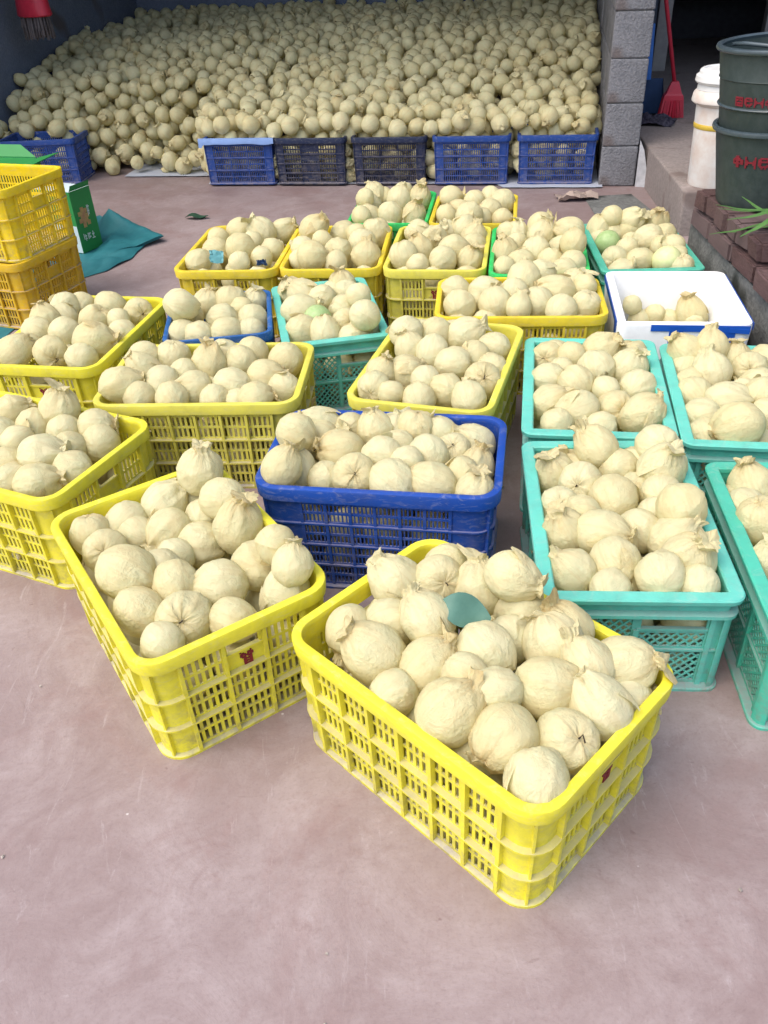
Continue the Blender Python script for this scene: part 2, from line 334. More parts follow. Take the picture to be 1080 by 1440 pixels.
def crate_proto(key, Lx, Wy, H, style):
    """meshes of one crate kind: list of (part name, mesh)"""
    if key in PROTO: return PROTO[key]
    p = dict(r=.056, cornr=.016, tiers=3, bl=6, bs=3, nl=5, ns=6, lip=.030, tap=.032, wall=-.014, handle=True, plate=True, frac=.52, lat='slat', solidmid=False, ribs=True)
    p.update(style)
    hx, hy, r, wl = Lx / 2, Wy / 2, p['r'], p['wall']
    parts = []
    def tp(x, y, z):
        k = 1 - p['tap'] * (1 - z / H); return x * k, y * k, z
    # rim
    mb = MB()
    if p['lat'] == 'diamond':
        prof = [(0, H - .003), (-.003, H), (-.026, H), (-.029, H - .003), (-.029, H - .012), (wl - .004, H - .012), (wl - .004, H - .05), (-.004, H - .05), (-.004, H - .042), (wl + .004, H - .040), (wl + .004, H - .014), (-.001, H - .012)]
    else:
        lp = p['lip']
        prof = [(0, H - .004), (-.0015, H - .001), (-.005, H), (-.014, H), (-.0175, H - .0015), (-.0185, H - .005), (-.0185, H - .012), (wl - .004, H - .014), (wl - .004, H - lp - .008), (wl + .001, H - lp - .008), (wl + .001, H - lp + .002), (-.003, H - lp), (-.001, H - lp)]
    ring(mb, hx, hy, r, prof); mb.map(tp)
    parts.append(('rim', mb.mesh('rim', 'plastic', True, 40)))
    # base
    mb = MB()
    ring(mb, hx, hy, r, [(-.004, .0), (-.004, .006), (-.006, .008), (wl - .004, .0095), (wl - .004, 0.0)])
    mb.map(tp); parts.append(('base_ring', mb.mesh('base_ring', 'plastic', True, 40)))
    mb = MB(); 
    for i in range(14):
        y = -hy + .03 + (2 * hy - .06) * i / 13; mb.box(-hx + .022, hx - .022, y - .0075, y + .0075, .003, .006)
    for i in range(9):
        x = -hx + .03 + (2 * hx - .06) * i / 8; mb.box(x - .008, x + .008, -hy + .022, hy - .022, .0055, .0085)
    mb.map(tp); parts.append(('bottom', mb.mesh('bottom', 'plastic')))
    # corner posts
    z1 = H - (.051 if p['lat'] == 'diamond' else p['lip'] + .007)
    ext = p['cornr']
    for sx in (-1, 1):
        for sy in (-1, 1):
            mb = MB(); corner_post(mb, hx, hy, r, ext, wl, wl - .003, .009, z1, sx, sy)
            if p['lat'] == 'diamond':
                corner_post(mb, hx, hy, r, -.002, wl + .012, wl + .001, .002, z1, sx, sy, 4)
            elif p['ribs']:
                c = hx - r + (r + wl + .004) * .7071, hy - r + (r + wl + .004) * .7071
                mb.bar((sx * c[0], sy * c[1], .007), (sx * c[0], sy * c[1], z1 + .003), .004, .009, Vector((sx, sy, 0)).normalized())
            mb.map(tp)
            parts.append(('corner_post', mb.mesh('corner_post', 'plastic', True, 35)))
    # ledges
    T = p['tiers']; zt0 = .009; th = (z1 - zt0) / T
    if p['ribs']:
        for t in range(1, T):
            mb = MB(); z = zt0 + t * th; e = p.get('ledge', -.0025)
            ring(mb, hx, hy, r, [(e, z - .002), (e, z + .0022), (wl - .0035, z + .003), (wl - .0035, z - .0035)]); mb.map(tp)
            parts.append(('ledge', mb.mesh('ledge', 'plastic', True, 40)))
    # sides
    for k in range(4):
        fr = side_frame(k, hx, hy); long = k % 2 == 0
        half = (hx if long else hy) - r - ext; nb = p['bl'] if long else p['bs']; ns = p['nl'] if long else p['ns']
        mb = MB()
        def bx(s0, s1, za, zb, n0=wl - .003, n1=wl):
            q = MB(); q.box(s0, s1, n0, n1, za, zb); q.map(fr); mb.add(q.v, q.f)
        bw = 2 * half / nb
        for b in range(nb):
            s0 = -half + b * bw; s1 = s0 + bw
            for t in range(T):
                za, zb = zt0 + t * th, zt0 + (t + 1) * th
                hole = p['handle'] and (not long) and b == nb // 2 and t == T - 1
                if hole:
                    if p['lat'] == 'diamond': 
                        zc = zb - .042
                    else:
                        zc = za + th * .56
                    if p['plate']: bx(s0 + .001, s1 - .001, za + .003, zc, wl - .004, wl - .0005)
                    bx(s0, s0 + .009, zc, zb, wl - .004, wl + .0006); bx(s1 - .009, s1, zc, zb, wl - .004, wl + .0006)
                    bx(s0 + .001, s1 - .001, zc, zc + .005, wl - .005, wl + .004)
                    if p['plate']: continue
                    zb = zc
                if p['lat'] == 'slat':
                    if p['solidmid'] and b == nb // 2:
                        bx(s0 + .001, s1 - .001, za + .012, zb - .006, wl - .0036, wl - .0004)
                    pit = bw / ns; w_ = pit * (1 - p['frac'])
                    for i in range(ns + 1):
                        c = s0 + i * pit; ww = w_ if 0 < i < ns else w_ * 1.2
                        bx(max(c - ww / 2, -half - .002), min(c + ww / 2, half + .002), za, zb)
                    zm = (za + zb) / 2
                    bx(s0, s1, zm - .0032, zm + .0032, wl - .0036, wl + .0006)
                    bx(s0, s1, za, za + .0065, wl - .0034, wl + .0005); bx(s0, s1, zb - .0065, zb, wl - .0034, wl + .0005)
                else:
                    a, c_ = s0 + .008, s1 - .008; zl, zh = za + .008, zb - .008
                    bx(s0, a, za, zb, wl - .004, wl + .001); bx(c_, s1, za, zb, wl - .004, wl + .001)
                    bx(a, c_, za, zl, wl - .0038, wl + .0008); bx(a, c_, zh, zb, wl - .0038, wl + .0008)
                    pit = .0185
                    for sg in (1, -1):
                        c0 = -(zh - zl)
                        while c0 < (c_ - a):
                            # line s = a + c0 + (z-zl) (or mirrored), clipped
                            t0 = max(0, -c0); t1 = min(zh - zl, (c_ - a) - c0)
                            if t1 - t0 > .003:
                                A = (a + c0 + t0, zl + t0); B = (a + c0 + t1, zl + t1)
                                if sg < 0: A = (a + c_ - A[0], A[1]); B = (a + c_ - B[0], B[1])
                                n_ = wl - .0022 + sg * .0008
                                q = MB(); q.bar((A[0], n_, A[1]), (B[0], n_, B[1]), .0042, .0022); q.map(fr); mb.add(q.v, q.f)
                            c0 += pit
        mb.map(tp); parts.append(('side_panel', mb.mesh('side_panel', 'plastic')))
        if p['ribs']:
            for b in range(nb + 1):
                s = -half + b * bw; mb = MB()
                wd = .0036 if p['lat'] == 'slat' else .005
                ztop = z1 + .004
                if p['handle'] and not long and nb % 2 == 0 and b == nb // 2: ztop = z1 - .04
                q = MB(); q.box(s - wd, s + wd, wl - .0042, p.get('rib', -.0035), .0075, ztop); q.map(fr); q.map(tp)
                parts.append(('rib', q.mesh('rib', 'plastic')))
    PROTO[key] = parts
    return parts

YEL = (.80, .735, .05); YEL2 = (.72, .665, .10); YEL3 = (.76, .60, .04); GOLD = (.66, .43, .014)
BLUE = (.012, .072, .38); BLUE2 = (.022, .12, .36); TEAL = (.135, .60, .49); TEAL2 = (.07, .50, .36); GREEN = (.03, .56, .13)
NAVY = (.011, .021, .062); DBLUE = (.012, .06, .28)
def place_crate(name, label, group, key, dims, style, pose, col, scale=(1, 1, 1), emblem=None, flip=0, cat='crate'):
    root = thing(name, label, cat, pose[:3], pose[3], group); root.scale = scale
    for n, me in crate_proto(key, *dims, style):
        o = link(n, me, root); j = random.Random(label + n).uniform(-.03, .03)
        o.color = (*[max(0, c * (1 + j)) for c in col], 1)
    if emblem:
        root_emblem(root, dims, emblem)
    return root
EMB = {}
def root_emblem(root, dims, side):
    Lx, Wy, H = dims; hx, hy = Lx / 2, Wy / 2
    if side not in EMB:
        mb = MB(); fr = side_frame(side, hx, hy); bm = emblem_bitmap(); c = .0030
        z0 = .164
        for i, row in enumerate(bm):
            for j, ch in enumerate(row):
                if ch == '#':
                    q = MB(); s = (j - 4) * c + .004; z = z0 + (9 - i) * c
                    q.box(s - c * .52, s + c * .52, -.0152, -.0128, z - c * .52, z + c * .52)
                    q.map(lambda x, y, z: fr(x, y, z)); mb.add(q.v, q.f)
        def tp(x, y, z):
            k = 1 - .032 * (1 - z / H); return x * k, y * k, z
        mb.map(tp); EMB[side] = mb.mesh('emblem', 'redpaint')
    link('emblem', EMB[side], root)

# ================================================================ THE PLACE
BF = math.radians(-12)                                  # the shed's own frame: p along its front, q into it
E1 = Vector((math.cos(BF), math.sin(BF), 0)); E2 = Vector((-math.sin(BF), math.cos(BF), 0)); Q0 = Vector((1.31, 4.80, 0))
def PQ(p, q, z=0): v = Q0 + E1 * p + E2 * q; return (v.x, v.y, z)
rnd = random.Random(11)
rng = np.random.default_rng(5)

# ground
mb = MB(); mb.add([(-40, -40, 0), (40, -40, 0), (40, 40, 0), (-40, 40, 0)], [(0, 1, 2, 3)])
structure(link('ground', mb.mesh('ground', 'floor')))
mb = MB()
o = [(1.18, 4.60), (1.44, 4.60), (1.475, 3.95), (1.42, 3.5), (1.22, 3.42), (1.14, 3.9)]
mb.add([(x, y, .004) for x, y in o], [tuple(range(len(o)))[::-1]])
structure(link('concrete_patch', mb.mesh('concrete_patch', 'base_wall')))

# storage shed: left wall, back wall, block wall (pillar end), roof
shed = thing('storage_shed', 'open fronted concrete shed sheltering the big fruit pile', 'shed', PQ(0, 0), BF)
def shed_box(name, mat, p0, p1, q0, q1, z0, z1, parent=shed, bev=0):
    m_ = MB(); m_.box(p0, p1, q0, q1, z0, z1); me = m_.mesh(name, mat)
    if bev: bevel(me, bev)
    return link(name, me, parent)
shed_box('left_wall', 'render', -4.15, -3.93, -.4, 3.2, 0, 2.9)
shed_box('back_wall', 'render', -3.927, .19, 2.98, 3.2, 0, 2.9)
shed_box('roof', 'roof', -4.4, 6.2, -.75, 6.2, 2.903, 3.0)
wall = shed_box('block_wall', 'mortar', .012, .180, .012, 2.975, 0, 2.9)
BLK = []
for i in range(5):
    m_ = MB(); m_.box(-.198, .198, -.096, .096, -.1040, .1040)
    me = m_.mesh('block', 'block'); bevel(me, .010, 3); 
    for v in me.vertices:
        n_ = mnoise.noise(Vector(v.co) * 14 + Vector((i * 7, 0, 0))); v.co += v.co.normalized() * (n_ * .006 + .004 * mnoise.noise(Vector(v.co) * 60))
    BLK.append(me)
for c in range(13):
    z = .105 + c * .212
    qs = [.197 + .402 * k for k in range(7)] if c % 2 == 0 else [.0975 - .001 + .0] + [.398 + .402 * k for k in range(6)]
    for i, q in enumerate(qs):
        b = link('block', BLK[(c * 3 + i) % 5], wall); b.location = (.096 + rnd.uniform(-.003, .003), q, z); b.rotation_euler = (0, 0, math.pi / 2 + rnd.uniform(-.004, .004))
        if c % 2 and i == 0: b.scale = (.5, 1, 1)
# pale mortar smear at the foot of the block wall
m_ = MB(); 
ou = [(.199, -.003, 0), (.28, -.03, 0), (.25, -.01, .09), (.225, -.01, .19), (.199, -.003, .24)]
m_.add([(x, y, z) for x, y, z in ou] + [(x, .10, z) for x, y, z in ou], [(0, 1, 2, 3, 4), (9, 8, 7, 6, 5)] + [(i, 5 + i, 5 + (i + 1) % 5, (i + 1) % 5) for i in range(5)])
link('mortar_smear', m_.mesh('mortar_smear', flat('pale_mortar', (.52, .53, .55), .85, .2, .3, 30)), shed)
# porch behind the step: back wall with a dark doorway
shed_box('porch_wall', 'render', .195, .47, 2.72, 2.9, 0, 2.9)
shed_box('porch_side_wall', 'render', 1.375, 5.9, 2.75, 2.95, 0, 2.9)
shed_box('lintel', 'render', .473, 1.372, 2.73, 2.91, 2.1, 2.9)
for p in (.475, 1.27):
    shed_box('door_jamb', 'wood', p, p + .10, 2.66, 2.80, .16, 2.08, bev=.006)
shed_box('room_wall', 'dark', .36, 5.0, 5.9, 6.0, 0, 2.9)
shed_box('room_side_wall', 'dark', .25, .35, 2.95, 5.9, 0, 2.9)
shed_box('room_side_wall', 'dark', 5.0, 5.1, 2.95, 5.9, 0, 2.9)
shed_box('shelf', 'dark', .9, 2.0, 5.3, 5.6, .5, .55)

# step
STEP_Z = .205
mb = MB()
o = [(1.451, 3.86), (1.56, 3.845), (2.9, 3.7), (4.2, 9.0), (2.0, 9.4), (1.585, 5.05), (1.548, 4.72)]
n = len(o)
mb.add([(x, y, -.02) for x, y in o] + [(x, y, STEP_Z) for x, y in o], [tuple(range(n, 2 * n))] + [(i, (i + 1) % n, n + (i + 1) % n, n + i) for i in range(n)])
me = mb.mesh('concrete_step', 'step'); bevel(me, .012, 3)
tag(link('concrete_step', me), 'raised concrete step beside the block pillar carrying broom and white buckets', 'step')

# brick ledge
ledge = thing('brick_ledge', 'low wall capped with red bricks carrying the green buckets', 'wall', (1.205, 2.30, 0), math.radians(-2.9))
# local: +y along the wall away from the camera, +x to the right, left face at x = 0
LZ = .40
m_ = MB(); m_.box(.012, 1.0, -.55, .93, -.02, LZ - .146); me = m_.mesh('wall_base', 'base_wall')
bm = bmesh.new(); bm.from_mesh(me); bmesh.ops.subdivide_edges(bm, edges=bm.edges[:], cuts=18, use_grid_fill=True)
for v in bm.verts: v.co.x += .012 * mnoise.noise(v.co * 9) * (v.co.x < .3); v.co.z += .01 * mnoise.noise(v.co * 7) * (v.co.z > .2)
bm.to_mesh(me); bm.free(); link('wall_base', me, ledge)
m_ = MB(); m_.box(.12, 1.0, -.54, .90, LZ - .148, LZ - .012); link('fill', m_.mesh('fill', 'base_wall'), ledge)
BRK = []
for i in range(6):
    m_ = MB(); m_.box(-.5, .5, -.5, .5, -.5, .5); me = m_.mesh('brick', 'brick')
    bm = bmesh.new(); bm.from_mesh(me); bmesh.ops.bevel(bm, geom=bm.edges[:], offset=.07, segments=2, affect='EDGES')
    for v in bm.verts: v.co += v.co * .11 * mnoise.noise(v.co * 3 + Vector((i * 5, 1, 2)))
    bm.to_mesh(me); bm.free(); BRK.append(me)
def brick(x, y, z, sx, sy, sz, rz=0):
    b = link('brick', BRK[rnd.randrange(6)], ledge); b.location = (x, y, z); b.scale = (sx, sy, sz)
    b.rotation_euler = (rnd.uniform(-.02, .02), rnd.uniform(-.02, .02), rz + rnd.uniform(-.03, .03))
y = .865
while y > -.5:                                           # lower course: stretchers
    brick(.055 + rnd.uniform(-.006, .006), y - .055, LZ - .108, .112, .228 if rnd.random() < .75 else .15, .062); y -= .236
y = .875
while y > .26:                                           # upper course: headers, ends at the buckets' near side
    brick(.112 + rnd.uniform(-.008, .004), y - .05, LZ - .034, .225, .102, .064); y -= .109
y = .80
while y > -.4:                                           # bricks laid flat behind the edge
    for x in (.36, .60, .84):
        if y > .3 or x > .5: brick(x, y, LZ - .034 - (.002 if x > .5 else 0), .228, .104, .062)
    y -= .112

# sheet under the pile
mb = MB(); pts = []
for i in range(61):
    p = -2.98 + 3.0 * i / 60; pts.append((p, .04 + .02 * mnoise.noise(Vector((p * 4, 0, 3))) - .085 * (p > -.55) + .20 * (p < -2.36)))
vs = [PQ(p, q, .004 + .004 * (1 + mnoise.noise(Vector((p * 9, 1, 0))))) for p, q in pts] + [PQ(p, q + .09, .0075 + .003 * (1 + mnoise.noise(Vector((p * 7, 5, 0))))) for p, q in pts] + [PQ(p, 1.2, .006) for p, q in pts]
mb.add(vs, [(i, i + 1, 61 + i + 1, 61 + i) for i in range(60)] + [(61 + i, 61 + i + 1, 122 + i + 1, 122 + i) for i in range(60)])
tag(link('ground_sheet', mb.mesh('ground_sheet', 'sheet', True)), 'pale blue plastic sheet edging out under the fruit pile', 'sheet')

# ================================================================ CRATES
FRUITS = [
(0,162,806,260,48,-69,-62,-39,0,0,1,7,5),(0,240,891,267,48,93,-31,17,0,0,1,5,4),(0,82,853,268,48,77,31,56,0,0,1,7,4),(0,273,983,267,49,-29,60,75,0,0,1,5,6),(1,-383,1145,226,50,14,-78,61,1,1,0,7,0),(0,369,932,262,47,89,-16,43,0,0,1,5,5),
(0,254,799,250,45,24,-57,78,1,1,0,8,0),(0,-29,996,259,47,-75,33,58,0,1,1,3,0),(0,168,1142,260,48,2,52,85,0,0,1,1,4),(0,198,733,253,43,-8,83,55,0,0,0,7,0),(0,59,962,256,45,72,34,60,0,0,1,3,0),(1,-508,1254,257,50,85,-25,-47,0,0,1,3,0),
(3,579,1218,235,49,73,-67,-11,0,0,1,8,0),(0,155,976,271,45,58,-72,-38,0,0,1,4,0),(1,-325,1236,225,49,-93,-27,24,0,1,1,4,2),(0,317,847,265,43,-49,63,60,0,0,1,8,0),(1,-262,1297,223,48,95,-20,-23,0,0,1,5,4),(1,-306,1395,247,49,86,28,42,0,1,1,2,0),
(3,446,1238,224,47,33,-79,-52,0,0,1,7,0),(3,493,1438,236,48,30,93,-21,0,0,0,4,1),(3,436,1323,234,47,89,-46,6,0,0,1,4,0),(5,851,1677,258,51,-95,10,-30,0,0,1,8,0),(0,17,1169,263,45,-62,37,69,0,0,1,0,1),(0,298,1013,270,43,-46,57,68,0,0,1,2,0),
(0,66,1043,286,43,-54,46,70,0,0,1,0,2),(3,616,1512,258,48,78,-61,-11,0,0,1,2,0),(3,601,1342,275,46,20,-76,-62,0,0,1,5,0),(3,361,1223,217,45,-68,47,57,0,0,1,6,0),(6,767,1331,237,46,-94,10,-32,0,0,0,5,0),(1,-393,1397,209,46,98,-9,-20,0,1,1,4,1),
(3,372,1350,217,46,-99,9,5,0,0,1,3,0),(6,808,1467,218,47,-25,50,83,0,0,1,1,0),(1,-198,1211,219,44,85,30,44,0,1,1,8,0),(1,-403,1553,292,47,96,-12,-27,0,1,1,1,0),(2,-61,1535,270,47,6,-79,62,1,1,0,7,0),(0,93,1164,272,43,27,-85,46,1,1,0,0,0),
(0,214,1102,324,42,86,-50,-13,0,0,1,1,5),(0,368,888,235,40,90,14,-42,0,0,0,5,0),(1,-473,1177,223,43,78,-35,-51,0,1,1,6,0),(2,-91,1653,264,48,-97,-12,20,0,1,1,3,0),(3,395,1572,219,47,-88,-25,-40,0,0,1,0,4),(3,575,1293,231,44,71,4,70,0,1,1,5,0),
(3,512,1171,242,43,22,95,-21,0,0,0,8,4),(4,508,1840,231,49,-93,-12,-34,0,0,1,7,0),(4,657,1790,236,49,73,-4,68,0,0,0,8,0),(0,1,1070,259,41,96,19,-21,0,0,0,0,5),(0,-72,1071,246,41,-26,-19,-95,0,0,0,0,4),(0,205,1023,247,40,-26,78,-57,0,0,0,4,1),
(0,315,920,278,40,-51,60,61,0,1,1,5,0),(1,-343,1461,277,45,-85,44,-29,0,0,0,2,0),(1,-489,1518,233,46,74,40,53,0,0,1,1,0),(2,23,1500,269,46,76,-49,-42,0,0,1,7,0),(7,-811,1705,269,47,100,-3,3,0,0,0,4,0),(3,439,1511,231,45,-38,-81,45,1,1,0,0,0),
(0,235,1082,255,41,-88,9,-47,0,0,0,1,5),(1,-461,1433,225,44,-58,-70,-42,0,0,1,4,0),(2,111,1494,264,45,-90,14,41,0,0,1,8,4),(5,899,1987,239,49,-23,37,90,0,0,1,4,1),(5,882,1833,236,48,85,-49,20,0,0,1,4,2),(1,-564,1474,218,44,-65,-63,-43,0,0,0,0,0),
(1,-584,1370,226,43,23,-81,54,1,1,0,3,0),(1,-413,1237,240,42,31,-80,-51,0,0,0,4,2),(3,494,1599,266,45,-62,41,67,3,0,1,0,0),(3,627,1585,272,45,4,-95,30,1,1,0,2,0),(3,463,1601,204,45,-73,37,57,0,0,1,0,5),(3,523,1337,224,42,54,-20,-82,0,0,0,4,2),
(1,-294,1140,223,40,88,-45,-17,0,0,0,8,0),(7,-815,1899,289,47,96,26,8,0,1,1,1,0),(7,-799,1611,249,45,95,30,5,0,1,1,6,0),(10,-855,2368,274,52,98,10,-17,0,0,1,4,0),(9,285,2004,248,48,-3,-82,57,1,1,0,8,0),(2,3,1610,270,44,-33,78,-53,0,0,0,4,4),
(2,109,1608,265,44,35,-42,-83,0,0,0,5,0),(2,-193,1601,246,44,1,39,92,0,0,1,6,0),(5,809,1792,219,46,-60,52,-61,0,0,0,6,1),(9,79,2065,251,48,89,1,46,0,0,1,3,0),(8,-399,2057,248,47,96,-11,-24,0,0,1,8,0),(3,585,1590,214,44,-21,49,-85,0,0,0,1,1),
(3,536,1562,232,43,56,65,-51,0,0,0,1,3),(3,378,1440,218,42,-13,-59,80,0,0,0,3,4),(4,641,2163,239,49,77,-11,63,0,0,1,1,1),(4,604,2052,239,48,22,-62,-75,0,0,1,1,2),(4,695,2053,232,48,90,-35,27,0,1,1,2,0),(4,688,1942,230,47,63,77,-14,0,0,0,5,0),
(4,448,1900,223,46,81,-5,59,0,0,1,6,0),(7,-721,1855,253,45,99,14,-8,0,0,1,2,0),(7,-697,1798,239,45,-6,93,-37,0,0,0,5,5),(7,-729,1669,243,44,95,22,-23,0,0,0,8,0),(2,89,1725,268,44,51,84,19,0,0,0,2,0),(2,228,1685,242,43,-78,26,57,0,0,1,2,5),
(12,-237,2561,253,51,98,0,18,0,0,1,3,0),(3,597,1444,235,41,40,79,-46,0,0,0,5,1),(4,533,1973,238,46,-46,87,18,0,0,0,4,0),(4,607,1854,221,45,13,-89,43,1,1,0,8,0),(0,115,1211,265,39,-65,1,-76,0,0,0,1,4),(0,116,920,274,37,-78,58,23,0,0,0,4,3),
(0,-1,917,245,37,75,64,-19,0,0,0,3,0),(1,-631,1431,225,41,-14,99,1,0,0,0,3,4),(2,197,1462,254,41,96,-25,10,0,0,1,8,6),(8,-594,2260,251,48,77,52,-37,0,0,0,1,4),(8,-695,2041,279,46,98,18,5,0,0,1,6,0),(8,-259,2199,248,47,-38,47,-80,0,0,0,2,5),
(12,-223,2451,228,50,46,76,-45,0,0,0,6,0),(16,502,2625,294,51,28,94,20,0,0,0,1,4),(16,598,2557,270,50,-98,12,17,0,0,1,5,4),(5,872,2099,247,47,-64,39,67,0,0,1,0,0),(5,790,1711,213,43,2,-96,-28,0,0,0,6,2),(9,268,2280,261,48,87,-6,49,0,0,1,2,0),
(9,215,2087,261,46,99,-10,11,0,0,0,5,4),(0,158,876,282,36,-99,13,-2,0,0,0,4,2),(10,-976,2334,255,48,54,-84,-10,1,1,0,6,0),(2,-196,1681,305,42,84,-33,-43,0,0,1,0,4),(2,214,1578,237,41,26,36,90,0,0,1,8,5),(8,-474,2171,262,46,12,29,95,0,0,1,1,0),
(8,-310,2091,254,46,100,-1,4,0,0,1,5,0),(11,-598,2558,256,50,3,86,-51,0,0,0,3,0),(12,-230,2719,244,51,-71,4,70,0,1,1,0,0),(16,391,2505,262,49,-15,83,54,0,0,0,6,5),(5,965,1824,252,43,13,31,-94,0,0,0,5,2),(9,94,2271,282,46,41,90,-14,0,0,0,0,0),
(7,-879,1867,259,43,-2,-53,-85,0,0,0,0,0),(2,-222,1552,290,41,51,37,78,0,0,1,3,0),(8,-592,2075,259,45,-57,-61,-55,0,0,1,3,5),(8,-496,2050,250,45,-93,-34,14,0,1,1,7,0),(11,-468,2660,262,50,37,93,1,0,0,0,2,4),(19,600,2938,274,51,33,94,5,0,0,0,4,0),
(9,183,2296,263,46,75,66,-1,0,0,0,1,1),(5,1010,2005,236,44,-38,-84,38,1,1,0,2,0),(1,-394,1474,222,40,4,94,-33,0,0,0,1,2),(2,-140,1773,269,42,-88,1,47,0,0,1,0,5),(2,-9,1726,271,41,-17,35,92,0,0,1,1,4),(8,-676,2248,263,45,70,69,16,0,0,0,0,0),
(11,-479,2505,261,47,99,-4,-15,0,0,1,4,0),(13,-487,3148,283,52,36,77,-53,0,0,0,4,0),(14,-211,3010,285,51,99,9,-14,0,0,0,6,0),(16,279,2517,256,48,20,98,-3,0,0,0,6,4),(16,526,2506,258,47,-50,84,-23,0,0,0,7,0),(16,590,2448,251,47,58,81,9,0,0,0,8,4),
(10,-899,2557,260,47,61,-12,79,0,0,0,1,10),(10,-1091,2348,259,46,58,74,34,0,0,0,6,0),(9,342,2196,250,45,-32,76,-57,0,0,0,2,5),(5,930,2089,264,44,-7,29,95,0,0,1,1,0),(5,827,1899,226,42,37,-84,-39,0,0,0,3,5),(5,950,1750,235,41,-50,84,20,0,0,0,8,0),
(6,768,1401,217,39,40,-91,-7,0,0,0,4,0),(6,745,1223,218,37,-95,9,-30,0,0,1,8,0),(1,-178,1210,287,37,15,50,85,0,0,1,5,5),(13,-427,3365,274,53,-55,1,84,3,0,1,2,0),(14,-13,3032,267,51,16,16,97,0,0,1,8,0),(15,310,3027,271,50,98,17,-3,0,0,0,5,4),
(19,649,3099,278,51,46,36,81,0,0,0,1,2),(10,-1064,2494,260,46,25,53,-81,0,0,0,3,0),(10,-968,2463,263,46,-29,90,-31,0,0,0,4,0),(20,1054,3092,249,50,-94,3,-35,0,0,1,4,0),(21,1083,2640,129,48,-22,30,93,0,0,1,2,0),(9,163,2159,265,44,-19,-49,-85,0,0,0,1,2),
(9,184,1957,249,42,-44,81,-40,0,0,0,7,5),(9,108,1924,245,42,12,98,-15,0,0,0,7,4),(9,236,1902,250,42,-2,98,19,0,0,0,8,0),(3,560,1495,214,38,73,48,48,0,0,0,1,2),(3,578,1152,231,36,-23,-50,-84,0,0,0,8,5),(4,499,2179,221,44,-46,-81,36,1,1,0,0,0),
(4,469,2026,228,43,76,-65,6,0,0,0,3,0),(5,912,2070,238,43,-81,54,23,0,0,0,0,5),(5,998,2076,227,43,30,83,47,0,0,0,1,0),(2,-67,1760,259,40,-28,-85,44,0,0,0,1,0),(2,170,1643,253,39,-10,-61,79,1,1,0,5,0),(8,-643,2014,250,42,22,96,-19,0,0,0,6,4),
(8,-550,1994,254,42,-40,66,64,0,0,0,6,5),(8,-252,2035,242,42,-24,91,-35,0,0,0,8,5),(15,124,2983,275,49,-67,70,-26,0,0,0,6,0),(16,282,2664,248,47,-11,81,-58,0,0,0,3,4),(16,681,2629,247,47,84,-19,50,0,0,1,5,5),(7,-976,1968,252,42,89,38,26,0,0,1,0,0),
(7,-761,1760,252,40,-3,71,-70,0,0,0,5,4),(7,-894,1701,254,40,-98,-21,-3,0,0,0,6,1),(7,-871,1634,239,39,51,83,23,0,0,0,6,2),(10,-871,2286,253,44,8,98,-17,0,0,0,7,0),(1,-532,1434,215,38,-72,69,-6,0,0,0,3,5),(9,-8,1984,255,42,-29,-95,4,0,0,0,6,0),
(2,-128,1564,248,38,-18,81,-56,0,0,0,6,0),(5,860,2061,217,42,-44,-45,-78,0,0,0,0,4),(5,841,1972,218,41,83,47,30,0,0,0,3,4),(11,-550,2664,253,46,55,83,12,3,0,0,1,0),(11,-385,2517,251,45,36,88,-30,0,0,0,5,0),(12,-95,2580,239,46,-79,6,61,0,0,0,5,4),
(12,-86,2482,234,45,37,-79,49,1,1,0,8,0),(12,-25,2407,287,44,-10,92,-37,0,0,0,5,5),(14,-218,3318,286,50,72,9,69,0,0,1,0,0),(14,31,3326,259,51,-25,83,-50,3,0,0,2,0),(14,-26,3191,263,50,26,94,-19,0,0,0,5,0),(14,-117,3097,263,49,-14,77,-62,0,0,0,7,0),
(7,-951,1835,258,40,-43,-11,90,0,0,0,3,0),(10,-883,2697,254,46,81,-12,-57,0,0,1,2,0),(20,1051,2861,244,47,26,-78,57,5,0,0,8,0),(9,279,2136,256,42,-35,-49,-80,0,0,0,5,6),(9,14,2050,265,41,42,27,87,0,0,0,3,0),(7,-796,1838,257,40,-10,98,-17,0,0,0,1,0),
(1,-212,1266,296,36,25,66,-71,0,0,0,5,0),(2,149,1720,255,39,-65,28,70,0,0,1,2,4),(8,-661,2176,255,42,-57,4,82,0,0,1,3,4),(8,-440,2251,255,42,-89,42,17,0,0,0,1,5),(8,-387,2191,259,42,-41,91,-1,0,0,0,2,4),(8,-323,1960,257,41,96,24,12,0,0,0,8,4),
(8,-357,2243,261,42,20,-8,-98,0,0,0,2,6),(11,-596,2475,329,44,72,56,-41,0,0,0,0,0),(11,-457,2419,253,44,86,47,-21,0,0,0,7,0),(12,-166,2663,248,45,-50,61,-62,0,0,0,4,0),(12,-178,2518,238,44,-4,90,-42,4,0,0,7,0),(12,-148,2414,227,44,-14,52,84,0,0,0,7,0),
(13,-528,3442,261,50,-54,63,-56,0,0,0,1,0),(15,190,3063,261,48,-29,16,94,0,0,1,3,0),(15,253,3168,265,49,2,-85,52,0,0,0,1,0),(15,264,2951,260,47,17,74,-65,0,0,0,7,0),(16,374,2631,259,45,100,-10,-1,0,0,0,3,5),(16,458,2557,273,45,-35,-88,-31,0,0,0,4,0),
(16,675,2480,251,44,90,-42,-13,0,0,0,8,5),(18,414,3418,279,50,72,66,20,0,0,0,7,0),(19,702,2991,260,47,34,-64,69,0,0,0,5,4),(3,419,1168,220,36,44,84,-31,0,0,0,7,0),(5,1074,2063,229,41,-59,54,-60,0,0,0,2,0),(9,144,2356,238,42,-80,-55,-26,0,0,0,1,3),
